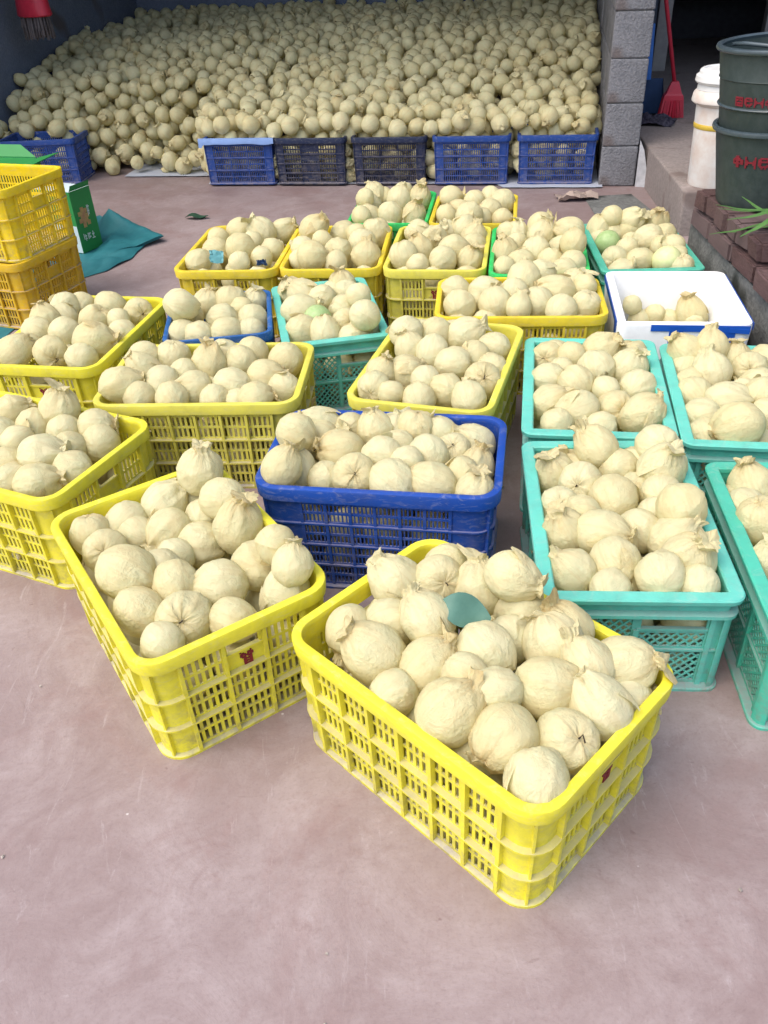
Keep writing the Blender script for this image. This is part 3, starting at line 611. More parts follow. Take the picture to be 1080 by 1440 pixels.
(10,-1027,2683,265,45,-4,93,-38,0,0,0,1,7),(10,-1054,2565,269,44,-79,60,-11,0,0,0,0,0),(10,-792,2473,245,43,58,9,-81,0,0,0,5,0),(20,1030,3246,271,48,44,-68,59,0,0,0,1,1),(1,-427,1558,219,37,-92,39,0,0,0,0,1,1),(1,-451,1293,233,36,-92,40,-6,0,0,0,4,3),
(1,-409,1074,235,36,-54,81,-23,0,0,0,7,0),(2,30,1743,259,38,45,29,85,0,0,1,1,5),(2,-137,1726,261,38,33,-13,-94,0,0,0,0,0),(12,-273,2763,241,45,-71,71,-2,0,0,0,0,0),(12,-29,2446,224,43,-94,31,-14,0,0,0,8,5),(17,96,3544,267,50,-8,25,-97,0,0,0,7,0),
(17,6,3557,252,50,-54,75,39,0,0,0,6,0),(18,586,3645,261,51,4,74,-67,0,0,0,2,0),(19,701,2804,270,45,59,76,-26,0,0,0,8,5),(4,559,2147,233,41,-13,91,-39,0,0,0,0,5),(4,733,2153,226,41,2,100,3,0,0,0,2,0),(10,-778,2646,249,44,51,-85,13,1,1,0,2,0),
(9,103,2206,260,41,-28,26,92,3,0,1,0,0),(20,886,2932,230,45,-36,-91,20,1,1,0,6,0),(2,176,1529,261,36,9,98,15,0,0,0,8,0),(11,-593,2431,253,42,24,97,2,0,0,0,6,4),(11,-538,2409,253,42,-80,49,35,0,0,0,6,5),(11,-383,2438,242,42,6,85,-52,0,0,0,8,0),
(12,-66,2399,220,42,98,17,-13,0,0,0,8,4),(19,577,3226,245,47,87,43,23,0,0,0,0,0),(3,417,1396,234,36,73,15,-66,0,0,0,3,5),(3,568,1386,227,36,61,67,-42,0,0,0,5,2),(4,445,1791,224,38,-43,82,-38,0,0,0,6,0),(5,1004,1927,231,39,-91,34,-23,0,0,0,5,1),
(6,774,1463,197,36,67,-48,-57,0,0,0,0,0),(10,-985,2723,252,43,-13,-92,-38,0,0,0,1,9),(10,-1015,2611,257,42,-76,65,-8,0,0,0,1,8),(20,1019,3238,239,46,-43,71,-56,0,0,0,1,2),(12,-99,2790,250,44,-11,18,98,0,1,1,1,0),(12,-81,2713,242,43,61,15,-77,0,0,0,2,0),
(13,-354,3423,254,47,85,8,52,0,0,1,2,0),(13,-593,3203,261,46,-78,60,-15,0,0,0,3,0),(14,-99,3357,252,46,92,38,2,0,0,0,1,0),(15,409,3205,259,46,96,6,27,0,0,0,2,5),(15,395,3102,252,45,35,40,-84,0,0,0,5,5),(15,365,2961,251,44,85,-26,-46,0,0,0,8,0),
(15,376,3273,270,46,68,58,45,0,0,0,2,4),(15,200,3305,253,47,-71,39,59,0,0,0,0,0),(16,565,2655,297,42,-79,-28,54,0,0,0,1,5),(16,670,2642,264,42,-17,-21,-96,0,0,0,2,0),(17,145,3767,264,49,22,65,73,0,0,0,2,4),(17,234,3783,255,49,95,-24,-20,0,0,0,2,5),
(17,196,3548,255,48,98,-7,-20,0,0,0,8,0),(17,12,3676,268,48,-9,95,-29,0,0,0,3,0),(18,516,3530,258,48,5,6,-100,0,0,0,5,0),(19,665,3212,285,46,82,45,34,0,0,0,1,1),(19,739,3021,321,44,-95,26,19,0,0,0,2,0),(19,712,2855,327,43,19,92,35,0,0,0,5,5),
(19,503,2995,251,45,-96,23,-17,0,0,0,3,0),(19,539,2883,258,44,-99,13,-10,0,0,0,6,0),(19,638,2862,259,44,18,-48,-86,0,0,0,7,0),(19,663,2765,261,43,-46,67,-59,0,0,0,8,4),(4,524,2194,224,40,-62,5,-79,0,0,0,0,4),(20,962,3254,224,46,-81,57,-14,0,0,0,0,5),
(20,1125,3241,254,46,81,-53,-26,0,0,1,1,0),(20,906,3108,235,45,-58,57,-58,4,0,0,3,0),(20,968,2902,235,43,95,31,-4,0,0,0,7,0),(20,1093,2827,227,43,-26,-85,-45,0,0,0,8,0),(9,132,2008,256,38,-26,90,-34,0,0,0,7,6),(9,321,2077,247,38,-53,84,-1,0,0,0,5,5),
(9,244,2324,247,40,96,18,-20,0,0,0,2,4),(8,-438,1992,242,38,-4,-92,-38,0,0,0,7,0),(13,-649,3119,251,44,65,76,5,0,0,0,6,0),(17,41,3848,266,49,-84,53,10,0,0,0,0,0),(20,1116,3110,246,44,-56,30,-77,0,0,0,5,0),(20,910,3259,232,45,32,92,-23,0,0,0,0,4),
(4,550,1766,223,36,99,-9,13,0,0,0,7,0),(1,-436,1347,218,36,-84,24,-49,0,0,0,4,1),(2,42,1670,260,36,-87,29,-41,0,0,0,4,6),(2,58,1563,278,36,60,49,-63,0,0,0,4,5),(8,-539,2128,258,38,4,-47,-88,0,0,0,4,0),(11,-394,2684,245,41,74,-24,63,0,0,0,2,5),
(12,-133,2765,230,41,33,-65,-69,0,0,0,1,0),(12,-42,2550,296,40,-39,87,-29,0,0,0,2,0),(13,-606,3370,256,45,-25,55,-80,5,0,0,0,0),(13,-487,3064,255,43,-16,99,-4,0,0,0,7,0),(13,-374,3199,255,44,47,88,7,0,0,0,5,0),(14,-180,3237,262,44,13,99,-7,0,0,0,3,0),
(14,-249,3129,280,43,-81,58,5,0,0,0,3,0),(14,-126,3005,254,43,-9,8,-99,0,0,0,7,0),(15,312,3287,258,44,-32,-86,38,0,0,0,1,0),(15,246,3299,238,44,34,-55,-76,0,0,0,1,0),(16,601,2652,251,41,14,88,45,0,0,0,2,0),(16,688,2560,281,40,-11,85,-52,0,0,0,5,0),
(16,459,2462,260,40,21,19,96,0,0,1,7,0),(17,-23,3489,278,45,-17,98,-5,0,0,0,6,0),(18,369,3729,273,47,100,7,2,0,0,0,0,0),(18,392,3567,260,46,-93,-21,30,0,0,0,3,0),(18,331,3512,257,45,29,73,-63,0,0,0,6,0),(18,468,3683,263,46,39,-61,-69,0,0,0,1,0),
(18,545,3711,265,47,-10,-36,-93,0,0,0,2,0),(18,555,3441,249,45,-15,-92,-37,0,0,0,8,0),(19,543,3233,254,44,-51,70,-50,0,0,0,0,0),(19,761,3198,268,44,99,0,-12,0,0,0,2,0),(19,552,3079,260,43,1,-1,-100,0,0,0,3,0),(21,920,2676,106,38,-36,-56,-74,0,0,0,3,0),
(13,-407,3111,255,42,-95,20,-26,0,0,0,8,0),(20,956,3257,290,43,-8,99,-13,0,0,0,0,0),(20,953,3014,241,42,38,88,-28,0,0,0,4,0),(20,1101,2897,241,41,87,-47,11,0,0,1,8,0),(20,1079,3015,242,42,-34,67,66,0,0,0,5,0),(21,1111,2649,114,35,-87,-10,-49,0,0,0,8,0),
(21,1083,2615,118,35,32,67,-66,0,0,0,8,0),(5,949,1888,233,36,-56,70,-44,0,0,0,5,0),(13,-457,3280,265,42,-67,73,-12,0,0,0,4,0),(15,172,2933,257,40,-50,81,-29,0,0,0,6,0),(17,169,3838,277,45,4,9,99,0,0,1,2,0),(7,-898,1791,264,36,67,72,19,0,0,0,3,0),
(10,-821,2554,260,38,-50,86,-10,0,0,0,2,0),(10,-1073,2419,249,38,-62,-70,-35,0,0,0,6,0),(4,513,2067,232,36,39,91,-13,0,0,0,0,0),(4,601,1929,238,36,-31,95,10,0,0,0,4,0),(8,-374,1984,238,36,-45,81,-38,0,0,0,8,0),(11,-426,2591,259,38,-77,37,-53,0,0,0,2,0),
(14,-46,3303,266,41,24,97,-4,0,0,0,2,0),(14,-261,3061,255,40,10,76,-64,0,0,0,6,0),(16,340,2562,247,38,79,54,-29,0,0,0,6,0),(17,82,3854,254,44,-67,68,28,0,0,0,1,0),(19,473,2850,255,39,24,97,-1,4,0,0,6,0),(9,36,1940,259,36,93,8,-37,0,0,0,6,0),
(21,1050,2660,104,34,-92,39,6,0,0,0,7,0),(17,-5,3617,318,41,-23,92,-32,0,0,0,0,0),(18,474,3463,253,41,36,93,13,0,0,0,7,0),(20,1109,2963,260,38,-72,46,52,4,0,0,5,0),(21,892,2685,158,34,11,99,-1,3,0,0,0,0),(21,1019,2665,106,34,-2,98,-17,0,0,0,4,0),
(20,900,3218,212,38,-7,-20,-98,0,0,0,3,0),(21,971,2672,124,34,-15,95,-26,4,0,0,3,0),]
CR={'c1': (0.138, 0.981, -0.815, 0.56, 0.392, 0.268), 'c2': (-0.41, 1.31, -1.012, 0.56, 0.392, 0.268), 'c3': (0.011, 1.618, -0.194, 0.544, 0.361, 0.283), 'c4': (0.49, 1.384, -1.673, 0.567, 0.37, 0.246), 'c5': (0.576, 1.962, -1.758, 0.567, 0.37, 0.246), 'c6': (0.941, 1.868, -1.77, 0.567, 0.37, 0.246), 'c7': (0.872, 1.247, -1.692, 0.567, 0.37, 0.246), 'c8': (-0.897, 1.79, -0.453, 0.56, 0.392, 0.268), 'c9': (-0.468, 2.114, -0.095, 0.56, 0.392, 0.268), 'c10': (0.181, 2.108, -1.899, 0.56, 0.392, 0.268), 'c11': (-0.931, 2.484, -1.79, 0.56, 0.392, 0.268), 'c12': (-0.492, 2.538, -1.475, 0.385, 0.336, 0.268), 'c13': (-0.149, 2.585, -1.423, 0.527, 0.333, 0.246), 'c14': (-0.497, 3.223, -1.704, 0.56, 0.393, 0.268), 'c15': (-0.115, 3.159, -1.702, 0.53, 0.375, 0.268), 'c16': (0.266, 3.086, -1.751, 0.53, 0.369, 0.268), 'c17': (0.474, 2.546, -0.128, 0.534, 0.355, 0.268), 'c18': (0.116, 3.654, -1.741, 0.5, 0.338, 0.268), 'c19': (0.457, 3.561, -1.749, 0.45, 0.355, 0.268), 'c20': (0.619, 2.997, -1.739, 0.56, 0.347, 0.268), 'c21': (1.001, 3.041, -1.652, 0.56, 0.356, 0.246), 'foam': (0.966, 2.514, -0.161, 0.393, 0.462, 0.25)}

SL = dict()
S_BLUE = dict(bl=6, bs=4, nl=6, ns=6, lip=.034, frac=.63, plate=False, handle=False, tiers=4, ledge=-.009, rib=-.0105, cornr=.05)
S_TEAL = dict(lat='diamond', wall=-.022, r=.03, cornr=.016, tiers=2, bl=4, bs=2, plate=False, tap=.02, rib=-.016, ledge=-.017)
S_BACK = dict(bl=3, bs=2, nl=9, ns=8, tiers=3, lip=.03, frac=.6, plate=False, handle=False, ledge=-.009, rib=-.0105, cornr=.03, r=.03)
S_NAVY = dict(S_BACK, bl=3, nl=7, tiers=4, frac=.66, solidmid=True)
YD = (.56, .392, .2675); TD = (.567, .370, .2457)
INFO = {
 'c1': ('yellow', 'nearest yellow slatted crate heaped with wrapped fruit, dusty base ledge', YEL, 'the nearest yellow crate'),
 'c2': ('yellow', 'tilted yellow crate with red emblem left of the nearest crate', YEL, 'the yellow crate beside the nearest'),
 'c3': ('blue', 'large bright blue slatted crate full of wrapped fruit in the middle', BLUE, 'the large blue crate'),
 'c4': ('teal', 'nearest teal lattice crate heaped with fruit behind nearest yellow crate', TEAL, 'the nearest teal crate'),
 'c5': ('teal', 'teal crate of wrapped fruit directly behind the nearest teal one', TEAL, 'the teal crate behind the nearest teal'),
 'c6': ('teal', 'teal crate of wrapped fruit standing in front of white foam box', TEAL, 'the teal crate fronting the foam box'),
 'c7': ('teal', 'greener teal lattice crate cut off at the right edge', TEAL2, 'the teal crate at the right edge'),
 'c8': ('yellow', 'yellow crate with open handle slot cut off at left edge', YEL, 'the yellow crate at the left edge'),
 'c9': ('yellow', 'pale yellow crate of fruit standing in front of the small blue crate', YEL2, 'the yellow crate fronting the small blue'),
 'c10': ('yellow', 'pale yellow crate of fruit directly behind the large blue crate', YEL2, 'the yellow crate behind the large blue'),
 'c11': ('yellow', 'yellow crate with red emblem standing before the empty crate stack', YEL, 'the yellow crate before the empty stack'),
 'c12': ('yellow', 'small mid blue crate of fruit wedged between yellow and teal crates', BLUE2, 'the small blue crate'),
 'c13': ('teal', 'teal crate beside small blue one, with one bare green fruit', TEAL, 'the teal crate beside the small blue'),
 'c14': ('yellow', 'left crate of the back yellow row, teal scrap among its fruit', YEL3, 'the left crate of the yellow row'),
 'c15': ('yellow', 'middle crate of the back row of three yellow fruit crates', YEL3, 'the middle crate of the yellow row'),
 'c16': ('yellow', 'right crate of the back row of three yellow fruit crates', YEL2, 'the right crate of the yellow row'),
 'c17': ('yellow', 'yellow crate set lengthwise beside the white foam box', YEL3, 'the yellow crate beside the foam box'),
 'c18': ('yellow', 'bright lime green crate of wrapped fruit in the farthest row', GREEN, 'the lime green farthest crate'),
 'c19': ('yellow', 'farthest yellow crate of fruit, right of the lime green crate', YEL3, 'the farthest yellow crate'),
 'c20': ('yellow', 'green crate buried in heaped fruit behind the lengthwise yellow crate', GREEN, 'the green crate beside the far teal'),
 'c21': ('teal', 'far teal crate heaped high with fruit behind the foam box', TEAL2, 'the teal crate behind the foam box'),
}
GRP = 'fruit crates standing on the cement floor'
for n, (st, lab, col, ph) in INFO.items():
    x, y, th, Lx, Wy, H = CR[n]
    nm = {'yellow': 'fruit_crate', 'teal': 'fruit_crate', 'blue': 'fruit_crate'}[st]
    if st == 'yellow':
        place_crate(nm, lab, GRP, 'y', YD, SL, (x, y, 0, th), col, (Lx / YD[0], Wy / YD[1], 1), 1 if n in ('c1', 'c2', 'c11', 'c16') else None)
    elif st == 'teal':
        place_crate(nm, lab, GRP, 't', TD, S_TEAL, (x, y, 0, th), col, (Lx / TD[0], Wy / TD[1], 1))
    else:
        place_crate(nm, lab, GRP, 'b', (Lx, Wy, H), S_BLUE, (x, y, 0, th), col)
# two empty crates stacked at the left
place_crate('fruit_crate', 'golden yellow empty crate, bottom of the stack of two', 'empty stacked crates', 'y', YD, SL, (-1.515, 3.405, 0.006, math.radians(-23)), GOLD, (1, 1, 1))
place_crate('fruit_crate', 'bright yellow empty crate, top of the stack of two', 'empty stacked crates', 'y', YD, SL, (-1.512, 3.425, .2695, math.radians(-21)), (.82, .63, .012), (1, 1, 1))
# the row holding back the pile
BD = (.445, .33, .258)
row = [(-2.105, 'royal blue crate under a pale blue cloth, leftmost in the retaining row', DBLUE, 'bk', S_BACK), (-1.665, 'near black crate with solid middle panel holding back the pile', NAVY, 'nv', S_NAVY),
       (-1.195, 'near black crate of close slats, in the middle of the retaining row', NAVY, 'bk', S_BACK), (-.722, 'royal blue crate right of the two near black ones', DBLUE, 'bk', S_BACK), (-.243, 'royal blue crate against the block pillar, holding back the pile', DBLUE, 'bk', S_BACK)]
BACKROW = []
for p, lab, col, key, st in row:
    x, y, _ = PQ(p, .168); place_crate('retaining_crate', lab, 'crates holding back the fruit pile', key, BD, st, (x, y, .012, BF + rnd.uniform(-.015, .015)), col); BACKROW.append((p, .168))
place_crate('retaining_crate', 'blue crate behind the empty yellow stack at the pile corner', 'crates holding back the fruit pile', 'bk', BD, S_BACK, (-2.03, 5.72, 0, math.radians(-4)), DBLUE, (1.12, .9, 1.03))

# ================================================================ FRUIT
def fruit_verts(seed, style, nlon, nlat):
    R_ = np.random.default_rng(seed)
    phi = np.arange(nlon) * 2 * math.pi / nlon
    th_end = .34 if style == 'a' else .10
    th = np.linspace(math.pi - .06, th_end, nlat)
    T_, P_ = np.meshgrid(th, phi, indexing='ij')
    d = np.stack([np.sin(T_) * np.cos(P_), np.sin(T_) * np.sin(P_), np.cos(T_)], -1)
    r = np.ones(T_.shape)
    r += .05 * (R_.random() - .5) * d[..., 2] ** 2
    nz = np.empty(T_.shape)
    off = Vector(R_.uniform(-50, 50, 3))
    for i in range(nlat):
        for j in range(nlon):
            v = Vector(d[i, j]); nz[i, j] = .045 * mnoise.noise(v * 1.6 + off) + .032 * (abs(mnoise.noise(v * 2.0 + off)) - .25) + .016 * (abs(mnoise.noise(v * 4.1 - off)) - .25) + .006 * mnoise.noise(v * 6 + off)
    r += nz * (1 if nlon > 24 else 1.9)
    for _ in range(1):                                   # flat facets of stiff paper
        n_ = R_.normal(0, 1, 3); n_ /= np.linalg.norm(n_); dd = R_.uniform(.93, .975)
        dot = np.maximum(d @ n_, .05); r = np.minimum(r, dd / dot)
    for _ in range(6):                                   # raised creases
        n_ = R_.normal(0, 1, 3); n_ /= np.linalg.norm(n_); c = R_.normal(0, 1, 3); c /= np.linalg.norm(c)
        win = np.clip((d @ c - .1) / .5, 0, 1); r += R_.uniform(.025, .06) * np.exp(-np.abs(d @ n_ - R_.uniform(-.3, .3)) / .07) * win
    # pleats running to the gathered end
    fr = [R_.integers(5, 8), R_.integers(9, 12), R_.integers(13, 17)]; ph = R_.uniform(0, 6.28, 3)
    pl = sum(a * (np.abs(np.sin(f * P_ / 2 + p_ + 1.5 * (T_ - .3) * R_.uniform(-1, 1))) - .6) for a, f, p_ in zip((.6, .5, .35), fr, ph))
    reach = R_.uniform(.38, .8)
    g = np.exp(-np.maximum(T_ - th_end, 0) / reach)
    r += .062 * pl * g
    lap = np.zeros(T_.shape)
    for _ in range(int(R_.integers(3, 6))):              # layers of paper lapping over each other
        p0 = R_.uniform(0, 6.28); tw = R_.uniform(-.5, .5); sg = R_.choice((-1, 1)); ext = R_.uniform(.7, 1.5)
        dp = ((P_ - p0 - tw * T_) * sg) % (2 * math.pi)
        lap = np.maximum(lap, np.exp(-dp / .16) * np.clip((ext - T_) / .45, 0, 1) * np.clip(dp / .05, 0, 1))
        r += R_.uniform(.035, .075) * np.exp(-dp / R_.uniform(.35, .8)) * np.clip((ext - T_) / .45, 0, 1) * np.clip(dp / .10, 0, 1)
    if style == 'a':                                     # the bag draws up to a loose peak
        mm = int(R_.integers(2, 5)); p0 = R_.uniform(0, 6.28); A = R_.uniform(.10, .34)
        r += A * (.62 + .38 * np.cos(mm * (P_ - p0))) * np.exp(-(T_ / R_.uniform(.50, .72)) ** 1.6)
        r += .07 * np.clip(1 - np.abs((P_ - R_.uniform(0, 6.28) + math.pi) % (2 * math.pi) - math.pi) / .35, 0, 1) * np.exp(-((T_ - 1.0) / .7) ** 2)
    tan = np.clip(.42 * g ** 1.6 + .3 * (pl < -.35) * g + 1.6 * np.maximum(-nz - .012, 0), 0, 1)
    if style != 'a': 
        r -= .20 * np.exp(-(T_ / .42) ** 2)
        tan = np.clip(.45 * g ** 2 + 1.6 * np.maximum(-nz - .012, 0), 0, 1)
    tan = np.clip(tan + .45 * lap, 0, 1)
    co = d * r[..., None]
    co[..., 0] *= R_.uniform(.97, 1.05) if nlon > 24 else R_.uniform(.88, 1.08); co[..., 2] *= R_.uniform(.96, 1.06)
    rings = [co[i] for i in range(nlat)]; tans = [tan[i] for i in range(nlat)]
    if style == 'a':
        bend = R_.normal(0, .20, 2)
        ear = .05 + .10 * np.abs(np.interp(phi, np.linspace(0, 2 * math.pi, 15), np.append(R_.random(14), 0)))
        for _ in range(R_.integers(2, 5)):
            p0 = R_.uniform(0, 6.28); dphi = np.abs((phi - p0 + math.pi) % (2 * math.pi) - math.pi); ear += R_.uniform(.18, .58) * np.clip(1 - dphi / R_.uniform(.45, .95), 0, 1)
        zb = rings[-1][:, 2].mean(); rb = np.hypot(rings[-1][:, 0], rings[-1][:, 1])
        hgt = R_.uniform(.05, .16); spread = R_.uniform(.35, .95); wn = R_.uniform(.6, .95)
        plr = pl[-1]
        steps = ((.25, wn + .1, .0), (.5, wn, .12), (.8, wn, .5), (1.1, wn, 1.0))
        for k, (zf, rf, ef) in enumerate(steps):
            rad = rb * rf * (1 + .30 * plr) + ear * ef * spread
            z = zb + hgt * zf * 1.2 + ear * ef * (1 - spread) * .8 + .045 * np.interp(phi, np.linspace(0, 2 * math.pi, 16), np.append(R_.normal(0, 1, 15), 0)) * (ef > 0)
            bx = bend * zf
            rings.append(np.stack([rad * np.cos(phi) + bx[0], rad * np.sin(phi) + bx[1], z], -1)); tans.append(np.clip(.26 + .6 * ear * ef + 0 * rad, 0, 1))
        for sc_, dz in ((.55, .03), (.22, .10), (.02, .12)):    # the mouth of the bag closes inside
            q_ = rings[nlat + 3].copy(); c_ = q_.mean(0); q_[:, :2] = c_[:2] + (q_[:, :2] - c_[:2]) * sc_; q_[:, 2] = q_[:, 2] * sc_ + (1 - sc_) * (c_[2] - dz) ; rings.append(q_); tans.append(np.full(nlon, .3))
    V = np.concatenate(rings); Tn = np.concatenate(tans); m = len(rings)
    tt_ = np.concatenate([th, th_end - .12 * np.arange(1, m - nlat + 1)])
    FO = np.stack([np.tile(np.cos(phi), m), np.tile(np.sin(phi), m), np.repeat(tt_ * .22, nlon) + seed * 3.7], -1)
    F_ = [(i * nlon + j, i * nlon + (j + 1) % nlon, (i + 1) * nlon + (j + 1) % nlon, (i + 1) * nlon + j) for i in range(m - 1) for j in range(nlon)]
    F_ = [(a, d_, c, b) for a, b, c, d_ in F_][:]
    F_.append(tuple(range(nlon)))
    if style != 'a': F_.append(tuple((m - 1) * nlon + j for j in range(nlon))[::-1])
    # loose paper flap folded out of the wrap
    if style in 'ac' and R_.random() < .6 and nlon > 24:
        p0, t0 = R_.uniform(0, 6.28), R_.uniform(.9, 1.5); o = len(V); fl = []
        for a in range(5):
            for b in range(6):
                u = a / 4; w_ = (b / 5 - .5) * (1 - .85 * u) * 1.0
                rr = 1.0 + .035 + .20 * u ** 1.6 + .02 * math.sin(b * 2 + seed)
                tt = t0 + .75 * u
                fl.append((rr * math.sin(tt) * math.cos(p0 + w_), rr * math.sin(tt) * math.sin(p0 + w_), rr * math.cos(tt)))
        V = np.concatenate([V, np.array(fl)]); Tn = np.concatenate([Tn, np.full(30, .35)]); FO = np.concatenate([FO, np.array(fl)])
        F_ += [(o + a * 6 + b, o + a * 6 + b + 1, o + (a + 1) * 6 + b + 1, o + (a + 1) * 6 + b) for a in range(4) for b in range(5)]
    return V, F_, Tn, FO
def fruit_mesh(seed, style, nlon=60, nlat=30):
    V, F_, Tn, FO = fruit_verts(seed, style, nlon, nlat)
    me = bpy.data.meshes.new('wrapped_fruit'); me.from_pydata(V.tolist(), [], F_); me.update(); me.materials.append(MAT['paper'])
    me.polygons.foreach_set('use_smooth', [True] * len(me.polygons))
    at = me.attributes.new('tan', 'FLOAT', 'POINT'); at.data.foreach_set('value', Tn.astype(np.float32))
    fa = me.attributes.new('fold', 'FLOAT_VECTOR', 'POINT'); fa.data.foreach_set('vector', FO.astype(np.float32).ravel())
    me.set_sharp_from_angle(angle=math.radians(42))
    return me
FM = {'a': [fruit_mesh(s, 'a') for s in range(10, 22)], 'b': [fruit_mesh(s, 'b') for s in range(30, 36)], 'c': [fruit_mesh(s, 'c') for s in range(40, 46)]}
def bare_mesh(mat):
    V, F_, Tn, FO = fruit_verts(77, 'b', 32, 18)
    d = V / np.linalg.norm(V, axis=1)[:, None]; V = d * (np.linalg.norm(V, axis=1)[:, None] * .15 + .85)
    me = bpy.data.meshes.new('bare_fruit'); me.from_pydata(V.tolist(), [], F_); me.update(); me.materials.append(MAT[mat]); me.polygons.foreach_set('use_smooth', [True] * len(me.polygons)); return me
BARE = {'g': bare_mesh('green_fruit'), 'p': bare_mesh('pale_fruit')}
STEM = []
for i in range(4):
    m_ = MB(); a = random.Random(i)
    m_.tube([(0, 0, .70), (a.uniform(-.05, .05), 0, .92), (a.uniform(-.1, .1), a.uniform(-.08, .08), 1.06), (a.uniform(-.13, .13), a.uniform(-.1, .1), 1.16)], [.034, .026, .022, .026], 6); STEM.append(m_.mesh('stem', 'stem', True))

PLACE = ['back left', 'back centre', 'back right', 'middle left', 'centre', 'middle right', 'front left', 'front centre', 'front right']
ADJ = {'u': 'upper ', 'l': 'lower ', 'm': 'middle-height ', 'L': 'left-hand ', 'R': 'right-hand ', 'M': 'central ', '-': '', '0': 'leftmost ', '1': 'second-left ', '2': 'third-leftmost ', '3': 'rightmost ', '4': 'rightmost '}
INFO['foam'] = (0, 0, 0, 'the white foam box')
MASS = []                                               # (x, y, z, R, direction)
CRATE_OF = ['c%d' % k for k in range(1, 22)] + ['foam']
fcol = []
for i, (n, x, y, z, R_, tx, ty, tz, kind, st, e, cell, adj) in enumerate(FRUITS):
    n = CRATE_OF[n]; kind = 'abctgp'[kind]; st = 's' if st else ''; e = 'e' if e else ''; adj = '-ulmLRM01234'[adj]
    P = Vector((x, y, z)) / 1000; R_ = R_ / 1000; tip = Vector((tx, ty, tz)).normalized()
    if i >= 300:
        MASS.append((P, R_, tip)); fcol.append((P, R_)); continue
    fcol.append((P, R_))
    rr = random.Random(i * 7 + 1)
    cx, cy, cth, cL, cW, cH = CR[n]; cc, cs = math.cos(cth), math.sin(cth)
    u, v = cc * (P.x - cx) + cs * (P.y - cy), -cs * (P.x - cx) + cc * (P.y - cy); tu, tv = cc * tip.x + cs * tip.y, -cs * tip.x + cc * tip.y
    if abs(u + 1.55 * R_ * tu) > cL / 2 - .02 or abs(v + 1.55 * R_ * tv) > cW / 2 - .02:
        if P.z + 1.5 * R_ * tip.z < cH + .03:            # a tip against the crate wall bends up
            tip = Vector((tip.x * .35, tip.y * .35, abs(tip.z) + .9)).normalized()
    if kind in 'gp': me = BARE[kind]
    elif kind == 'b': me = rr.choice(FM['b'])
    elif e == 'e' or n == 'foam': me = rr.choice(FM['a'])
    else: me = rr.choice(FM['a'] + FM['c'])
    what = {'g': 'bare green fruit', 'p': 'bare pale green fruit', 't': 'browned wrapped fruit'}.get(kind, 'wrapped fruit')
    ft = '' if kind in 'gpt' or (n in ('c2', 'c6') and len(ADJ[adj]) > 9) else ' with stem showing' if st == 's' else ' with twisted tip' if e == 'e' else ''
    ph = INFO[n][3]
    where = PLACE[cell] + (' of ' if cell != 4 else ' of ') + ph
    o = link('bare_fruit' if kind in 'gp' else 'wrapped_fruit', me)
    tag(o, (ADJ[adj] + what + ft + ', ' + where), 'fruit', 'fruit heaped in the crates')
    o.location = P; q = tip.to_track_quat('Z', 'Y') @ Quaternion((0, 0, 1), rr.uniform(0, 6.28)); o.rotation_mode = 'QUATERNION'; o.rotation_quaternion = q
    s = R_ * rr.uniform(1.05, 1.08); o.scale = (s, s, s * rr.uniform(1.0, 1.12))
    if st == 's': link('stem', rr.choice(STEM), o)

# fruit lower in the crates, the big pile and the last rows: one mass
def free(P, R_, k=.80):
    for A, B in fcol:
        if abs(A.x - P.x) < .13 and abs(A.y - P.y) < .13 and (A - P).length < k * (B + R_): return False
    return True
for n in list(INFO):
    if n == 'foam': continue
    x, y, th, Lx, Wy, H = CR[n]; c, s = math.cos(th), math.sin(th)
    for layer, z in enumerate((.055, .135, .205)):
        nx, ny = int((Lx - .05) / .092), int((Wy - .05) / .092)
        for i in range(nx):
            for j in range(ny):
                R_ = rnd.uniform(.042, .047)
                u = (i + .5 + .25 * (layer % 2) - .12) / nx * (Lx - .06) - (Lx - .06) / 2 + rnd.uniform(-.008, .008); v = (j + .5) / ny * (Wy - .06) - (Wy - .06) / 2 + rnd.uniform(-.008, .008)
                u = max(-Lx / 2 + .074, min(Lx / 2 - .074, u)); v = max(-Wy / 2 + .074, min(Wy / 2 - .074, v))
                if z + R_ > H + .005: continue
                P = Vector((x + c * u - s * v, y + s * u + c * v, z + rnd.uniform(-.008, .008)))
                if layer == 2 and not free(P, R_, .74): continue
                MASS.append((P, R_, Vector((rnd.gauss(0, 1), rnd.gauss(0, 1), rnd.gauss(0, .6))).normalized()))
x, y, th, Lx, Wy, H = CR['foam']; c, s = math.cos(th), math.sin(th)
for i in range(5):
    for j in range(5):
        u, v = -.115 + .058 * i + rnd.uniform(-.01, .01), -.15 + .062 * j + rnd.uniform(-.01, .01); R_ = rnd.uniform(.031, .037); P = Vector((x + c * u - s * v, y + s * u + c * v, .058 + R_))
        if free(P, R_, .72) and rnd.random() < .9 and v < .08: MASS.append((P, R_, Vector((rnd.gauss(0, 1), rnd.gauss(0, 1), rnd.gauss(.4, .6))).normalized()))
def surf(p, q):
    """height of the pile's top fruit centres"""
    s = .295 + .205 * min(q, 1.5) + .065 * max(0, q - 1.5)
    s += .045 * mnoise.noise(Vector((p * 1.1, q * 1.1, 2)))
    gap = min(1, max(0, (-2.36 - p) / .05)) * min(1, max(0, (p + 3.25) / .05))
    foot = .045 + (q - .30) * 1.0
    if gap > 0: s = s * (1 - gap) + min(s, foot) * gap
    if p < -3.2: s = min(s, .29 + .52 * max(0, q - .45)) if q > .1 else -1
    return s
pts = []
cellsz = .085; grid = {}
tries = 0
